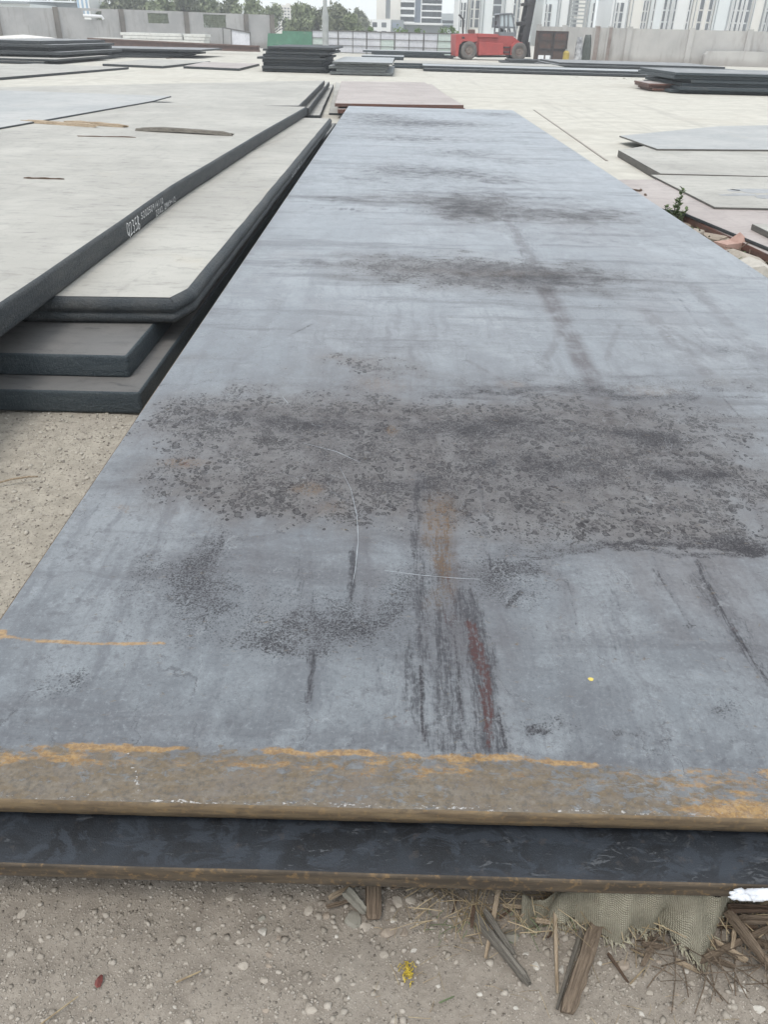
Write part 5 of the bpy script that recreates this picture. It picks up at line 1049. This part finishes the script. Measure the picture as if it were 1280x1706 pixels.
# ------------------------------------------------------------------ buildings
K['cream'] = simple('cream_render', (.78,.75,.68), (.72,.69,.63), .2, .8, 0, var=0); K['bw'] = simple('white_render', (.80,.80,.78), (.74,.74,.72), .15, .8, 0, var=0); K['bg'] = simple('cool_white_render', (.75,.78,.77), (.70,.73,.73), .15, .8, 0, var=0)
K['win'] = simple('grey_window_glass', (.085,.092,.10), (.13,.14,.15), .5, .5, 0, var=.3, spec=.15); K['blueg'] = simple('blue_grey_cladding', (.24,.28,.35), (.20,.24,.30), .3, .5, 0, var=0); K['greyb'] = simple('grey_cladding', (.27,.29,.30), (.22,.24,.25), .3, .6, 0, var=0)
class Bld:
    def __init__(s, px, Y, rz, label, name='building', cat='building'):
        s.Y = Y; s.o = atY(px, 50, Y); s.r = tag(empty(name, (s.o[0], Y, 0), 0), label, cat)
    def X(s, px, py=40): return atY(px, py, s.Y)[0]-s.o[0]
    def Z(s, px, py): return atY(px, py, s.Y)[2]
    def blk(s, name, x0, x1, z0, z1, y0, y1, m): mb_ = MB(); mb_.box(x0, x1, y0, y1, z0, z1); return mb_.build(name, m, s.r)
def strip(B, x0, x1, z0, z1, floors, m=None, frame=True, prot=.12):
    """tall strip of windows: one window part per floor, spandrel fins between"""
    h = (z1-z0)/floors
    for k in range(floors): B.blk('window', x0, x1, z0+k*h+h*.14, z0+(k+1)*h-.0, -prot*.5, .25, m or K['win'])
    if frame:
        for x in (x0-.12, x1+.02): B.blk('window_fin', x, x+.10, z0, z1, -prot*2, -.002, K['bw'])
# central tower
B = Bld(627, 230, 0, 'cream and glass office tower in the middle background'); zt = 46
x = B.X
B.blk('wall', x(627), x(642.5), 0, zt, 0, 16, K['cream']); B.blk('window_strip', x(642.5), x(650), B.Z(646,31), zt, .6, 15.8, K['greyb']); B.blk('wall', x(642.5), x(650), 0, B.Z(646,31), .0, 15.9, K['cream']); B.blk('wall', x(650), x(667), 0, zt, 0, 16, K['cream'])
B.blk('core', x(667), x(735.5), 0, zt-.5, 1.0, 17, K['blueg'])
fl = [(-14,-9),(-5,0),(4,12),(16,24),(29,36)]
for (y0, y1) in fl:
    z1, z0 = B.Z(680, y0), B.Z(680, y1); 
    for a_, b_ in ((667.5,675),(675.3,682.5),(682.8,690)): B.blk('window', x(a_), x(b_), z0, z1, .4, .95, K['win'])
    B.blk('balcony', x(667.2), x(690.3), B.Z(680, y1+4), z0-.02, -.9, .95, K['bw'])
for (y0, y1) in [(-8,-3),(-3,6),(9,17),(20,28),(31,39)]:
    z1, z0 = B.Z(719, y0), B.Z(719, y1)
    for a_, b_ in ((702.5,710.5),(711,719),(719.5,727),(727.5,734.5)): B.blk('window', x(a_), x(b_), z0, z1, .4, .95, K['win'])
    B.blk('balcony', x(702), x(735.6), B.Z(719, y1+2.6), z0-.02, -.6, .95, K['bw'])
B.blk('white_pier', x(700.6), x(702), 0, zt, -.8, 1, K['bw']); B.blk('white_pier', x(689.6), x(690.6), B.Z(690,29), zt, -1.1, 1, K['bw'])
B.blk('canopy', x(674), x(735.5), B.Z(700,42), B.Z(700,38.5), -9, .9, K['bw']); B.blk('podium', x(676), x(735), 0, B.Z(700,42)-.05, -7, .35, K['greyb'])
B = Bld(594, 215, 0, 'low white annex with square windows beside the office tower'); x = B.X
B.blk('wall', x(593), x(651.5), 0, B.Z(620,32), 0, 10, K['bw']); B.blk('stair_block', x(651.8), x(673), 0, B.Z(660,33), .4, 10, K['greyb'])
for a_ in (607.5, 620.5, 636): B.blk('window', x(a_), x(a_+8), B.Z(620,45), B.Z(620,37), -.05, .3, K['win']); B.blk('window', x(a_), x(a_+8), B.Z(620,60), B.Z(620,51), -.05, .3, K['win'])
B.blk('window', x(654), x(666), B.Z(660,47), B.Z(660,38), .3, .6, K['blueg'])
B = Bld(735, 260, 0, 'pale low-rise block between the tower and the white blocks'); x = B.X
B.blk('wall', x(735.7), x(764), 0, B.Z(750,22.5), 0, 12, K['bg'])
for y0, y1 in ((34,39),(42,47)): B.blk('window', x(737), x(759), B.Z(750,y1), B.Z(750,y0), -.05, .3, K['win'])
# pale apartment block far left, seen over the trees
B = Bld(456, 300, 0, 'pale apartment block far behind the trees left of the pole'); x = B.X
B.blk('wall', x(457), x(490), 0, B.Z(470,8), 0, 14, K['cream']); B.blk('wing', x(490.3), x(512), 0, B.Z(500,13), 1, 14, K['cream']); B.blk('stair_head', x(476), x(482), B.Z(470,8), B.Z(470,5), 2, 6, K['cream'])
for k in range(8):
    for j in range(6): a_ = 459+j*5.2; B.blk('window', x(a_), x(a_+3), B.Z(470,15+k*5), B.Z(470,12.5+k*5), -.06, .2, K['win'])
    for j in range(3): a_ = 492+j*6; B.blk('window', x(a_), x(a_+3.4), B.Z(500,19+k*5), B.Z(500,16.5+k*5), .9, 1.2, K['win'])
# sheds over the left wall
B = Bld(-10, 130, 0, 'grey shed roof rising over the far left wall', 'shed', 'shed'); x = B.X
B.blk('wall', x(-60,20), x(52,20), 0, B.Z(20,6), 0, 12, K['bg']); B.blk('roof', x(-60,20), x(52,20), B.Z(20,6)+.01, B.Z(20,2), -.6, 12.6, K['greyb'])
B = Bld(60, 140, 0, 'grey factory shed with brown lower roof above the left wall', 'shed', 'shed'); x = B.X
B.blk('wall', x(54,20), x(128,20), 0, B.Z(90,4), 0, 12, K['greyb']); B.blk('roof', x(54,20), x(128,20), B.Z(90,4)+.01, B.Z(90,1), -.5, 12.5, K['bg'])
B = Bld(129, 135, 0, 'white and blue striped cabin above the left wall', 'cabin', 'cabin'); x = B.X
B.blk('wall', x(130,20), x(150,20), 0, B.Z(140,-6), 0, 8, K['bw'])
for k in range(3): B.blk('blue_stripe', x(130.5+k*7,20), x(133.5+k*7,20), 3, B.Z(140,-6), -.05, -.002, simple('light_blue_sheet', (.32,.45,.58), (.28,.4,.52)))
# row of white blocks on the right, stepped in depth
BL = [(763,778,1,215,[(767,769),(771.5,774.5)],'narrow leftmost white block behind the forklift',16),(779,800,-3,200,[(784,787),(791,797)],'white block just left of the forklift cab',16),(800,836,-14,205,[(820,833,)],'wide white block with a grey bay behind the cab',16),(836.5,858,-16,195,[(854,857)],'white block directly behind the forklift cab',14),
      (858.5,882,-6,210,[(861,863.5),(875,878)],'white block behind the lower mast',14),(903,928,4,230,[(907,908.5),(912,916)],'low white block right of the mast',14),(928.5,946,-12,215,[],'plain white slab block above the cabinet',12),(948,976,-18,210,[(951,960)],'white block with the grey scaffold stair',14),(977,988,2,216,[(985,987.5)],'small white block left of the sky gap',12),
      (1017,1044,2,240,[(1024,1026),(1030,1035)],'lower white block right of the sky gap',14),(1046,1078,-20,215,[(1068,1070),(1073,1075)],'tall white block with paired slits, first right of the gap',14),(1080,1114,-24,205,[(1085,1086.5),(1101.5,1105.5),(1110,1113)],'tall white block with three dark slits',14),(1115,1148,-24,195,[(1119,1121.5),(1143,1145)],'creamy white tall block left of the broad-strip block',14),
      (1150,1185,-26,205,[(1161,1167),(1176,1181)],'tall block with two broad grey strips',14),(1187,1212,-24,192,[],'blank mint-white tall gable',14),(1213,1246,-26,200,[(1217,1219),(1224,1227.5),(1232,1234),(1239,1245)],'tall block with four grey strips near the right border',14),(1248,1268,-24,190,[(1250,1250.8)],'blank cool white tall gable at the right border',14),(1270,1330,-26,200,[(1273,1275.5),(1280,1284),(1292,1297)],'tall white block cut by the right picture border',14)]
for i, (x0, x1, yt, Y, strips, lb, fl_) in enumerate(BL):
    Y = 196+i*1.6+(6 if i > 8 else 0)
    B = Bld(x0, Y, 0, lb); x = B.X; Zt = B.Z((x0+x1)/2, yt-6); m = (K['bw'], K['cream'], K['bg'])[i % 3]
    B.blk('wall', x(x0), x(x1), 0, Zt, 0, 16, m); B.blk('parapet', x(x0)-.1, x(x1)+.1, Zt+.002, Zt+.5, -.12, 16.1, K['bw'])
    nf = max(3, int(Zt/3.1))
    for s_ in strips: strip(B, x(s_[0]-.2), x(s_[1]+.2), 3, Zt-1, nf, prot=.2)
    for xx in (x0+.12*(x1-x0), x0+.93*(x1-x0)): B.blk('drain_pipe', x(xx), x(xx)+.14, 0, Zt, -.16, -.002, K['greyb'])
# scaffold stair on the block above the cabinet
B = Bld(947, 190, 0, 'grey steel ladder frame standing against a white block', 'scaffold_stair', 'scaffold'); x = B.X
for xx in (947.5, 953, 972): B.blk('upright', x(xx), x(xx)+.28, 0, B.Z(960,-30), 0, .28, K['galv'])
for k in range(11): B.blk('rung', x(947.6), x(972), B.Z(960, 40-k*6.5), B.Z(960, 40-k*6.5)+.28, -.15, -.005, K['galv'])

# ------------------------------------------------------------------ thin haze over the yard
hz = MB(); hz.box(-420, 420, -40, 420, -1.2, 75)
hm = bpy.data.materials.new('haze_air'); hm.use_nodes = True; ht = hm.node_tree; ht.nodes.clear()
ho = ht.nodes.new('ShaderNodeOutputMaterial'); hv_ = ht.nodes.new('ShaderNodeVolumePrincipled'); hv_.inputs['Color'].default_value = (.93,.95,.97,1); hv_.inputs['Density'].default_value = .0018; hv_.inputs['Anisotropy'].default_value = 0.2
ht.links.new(hv_.outputs[0], ho.inputs['Volume'])
tag(hz.build('haze', hm), kind='stuff')
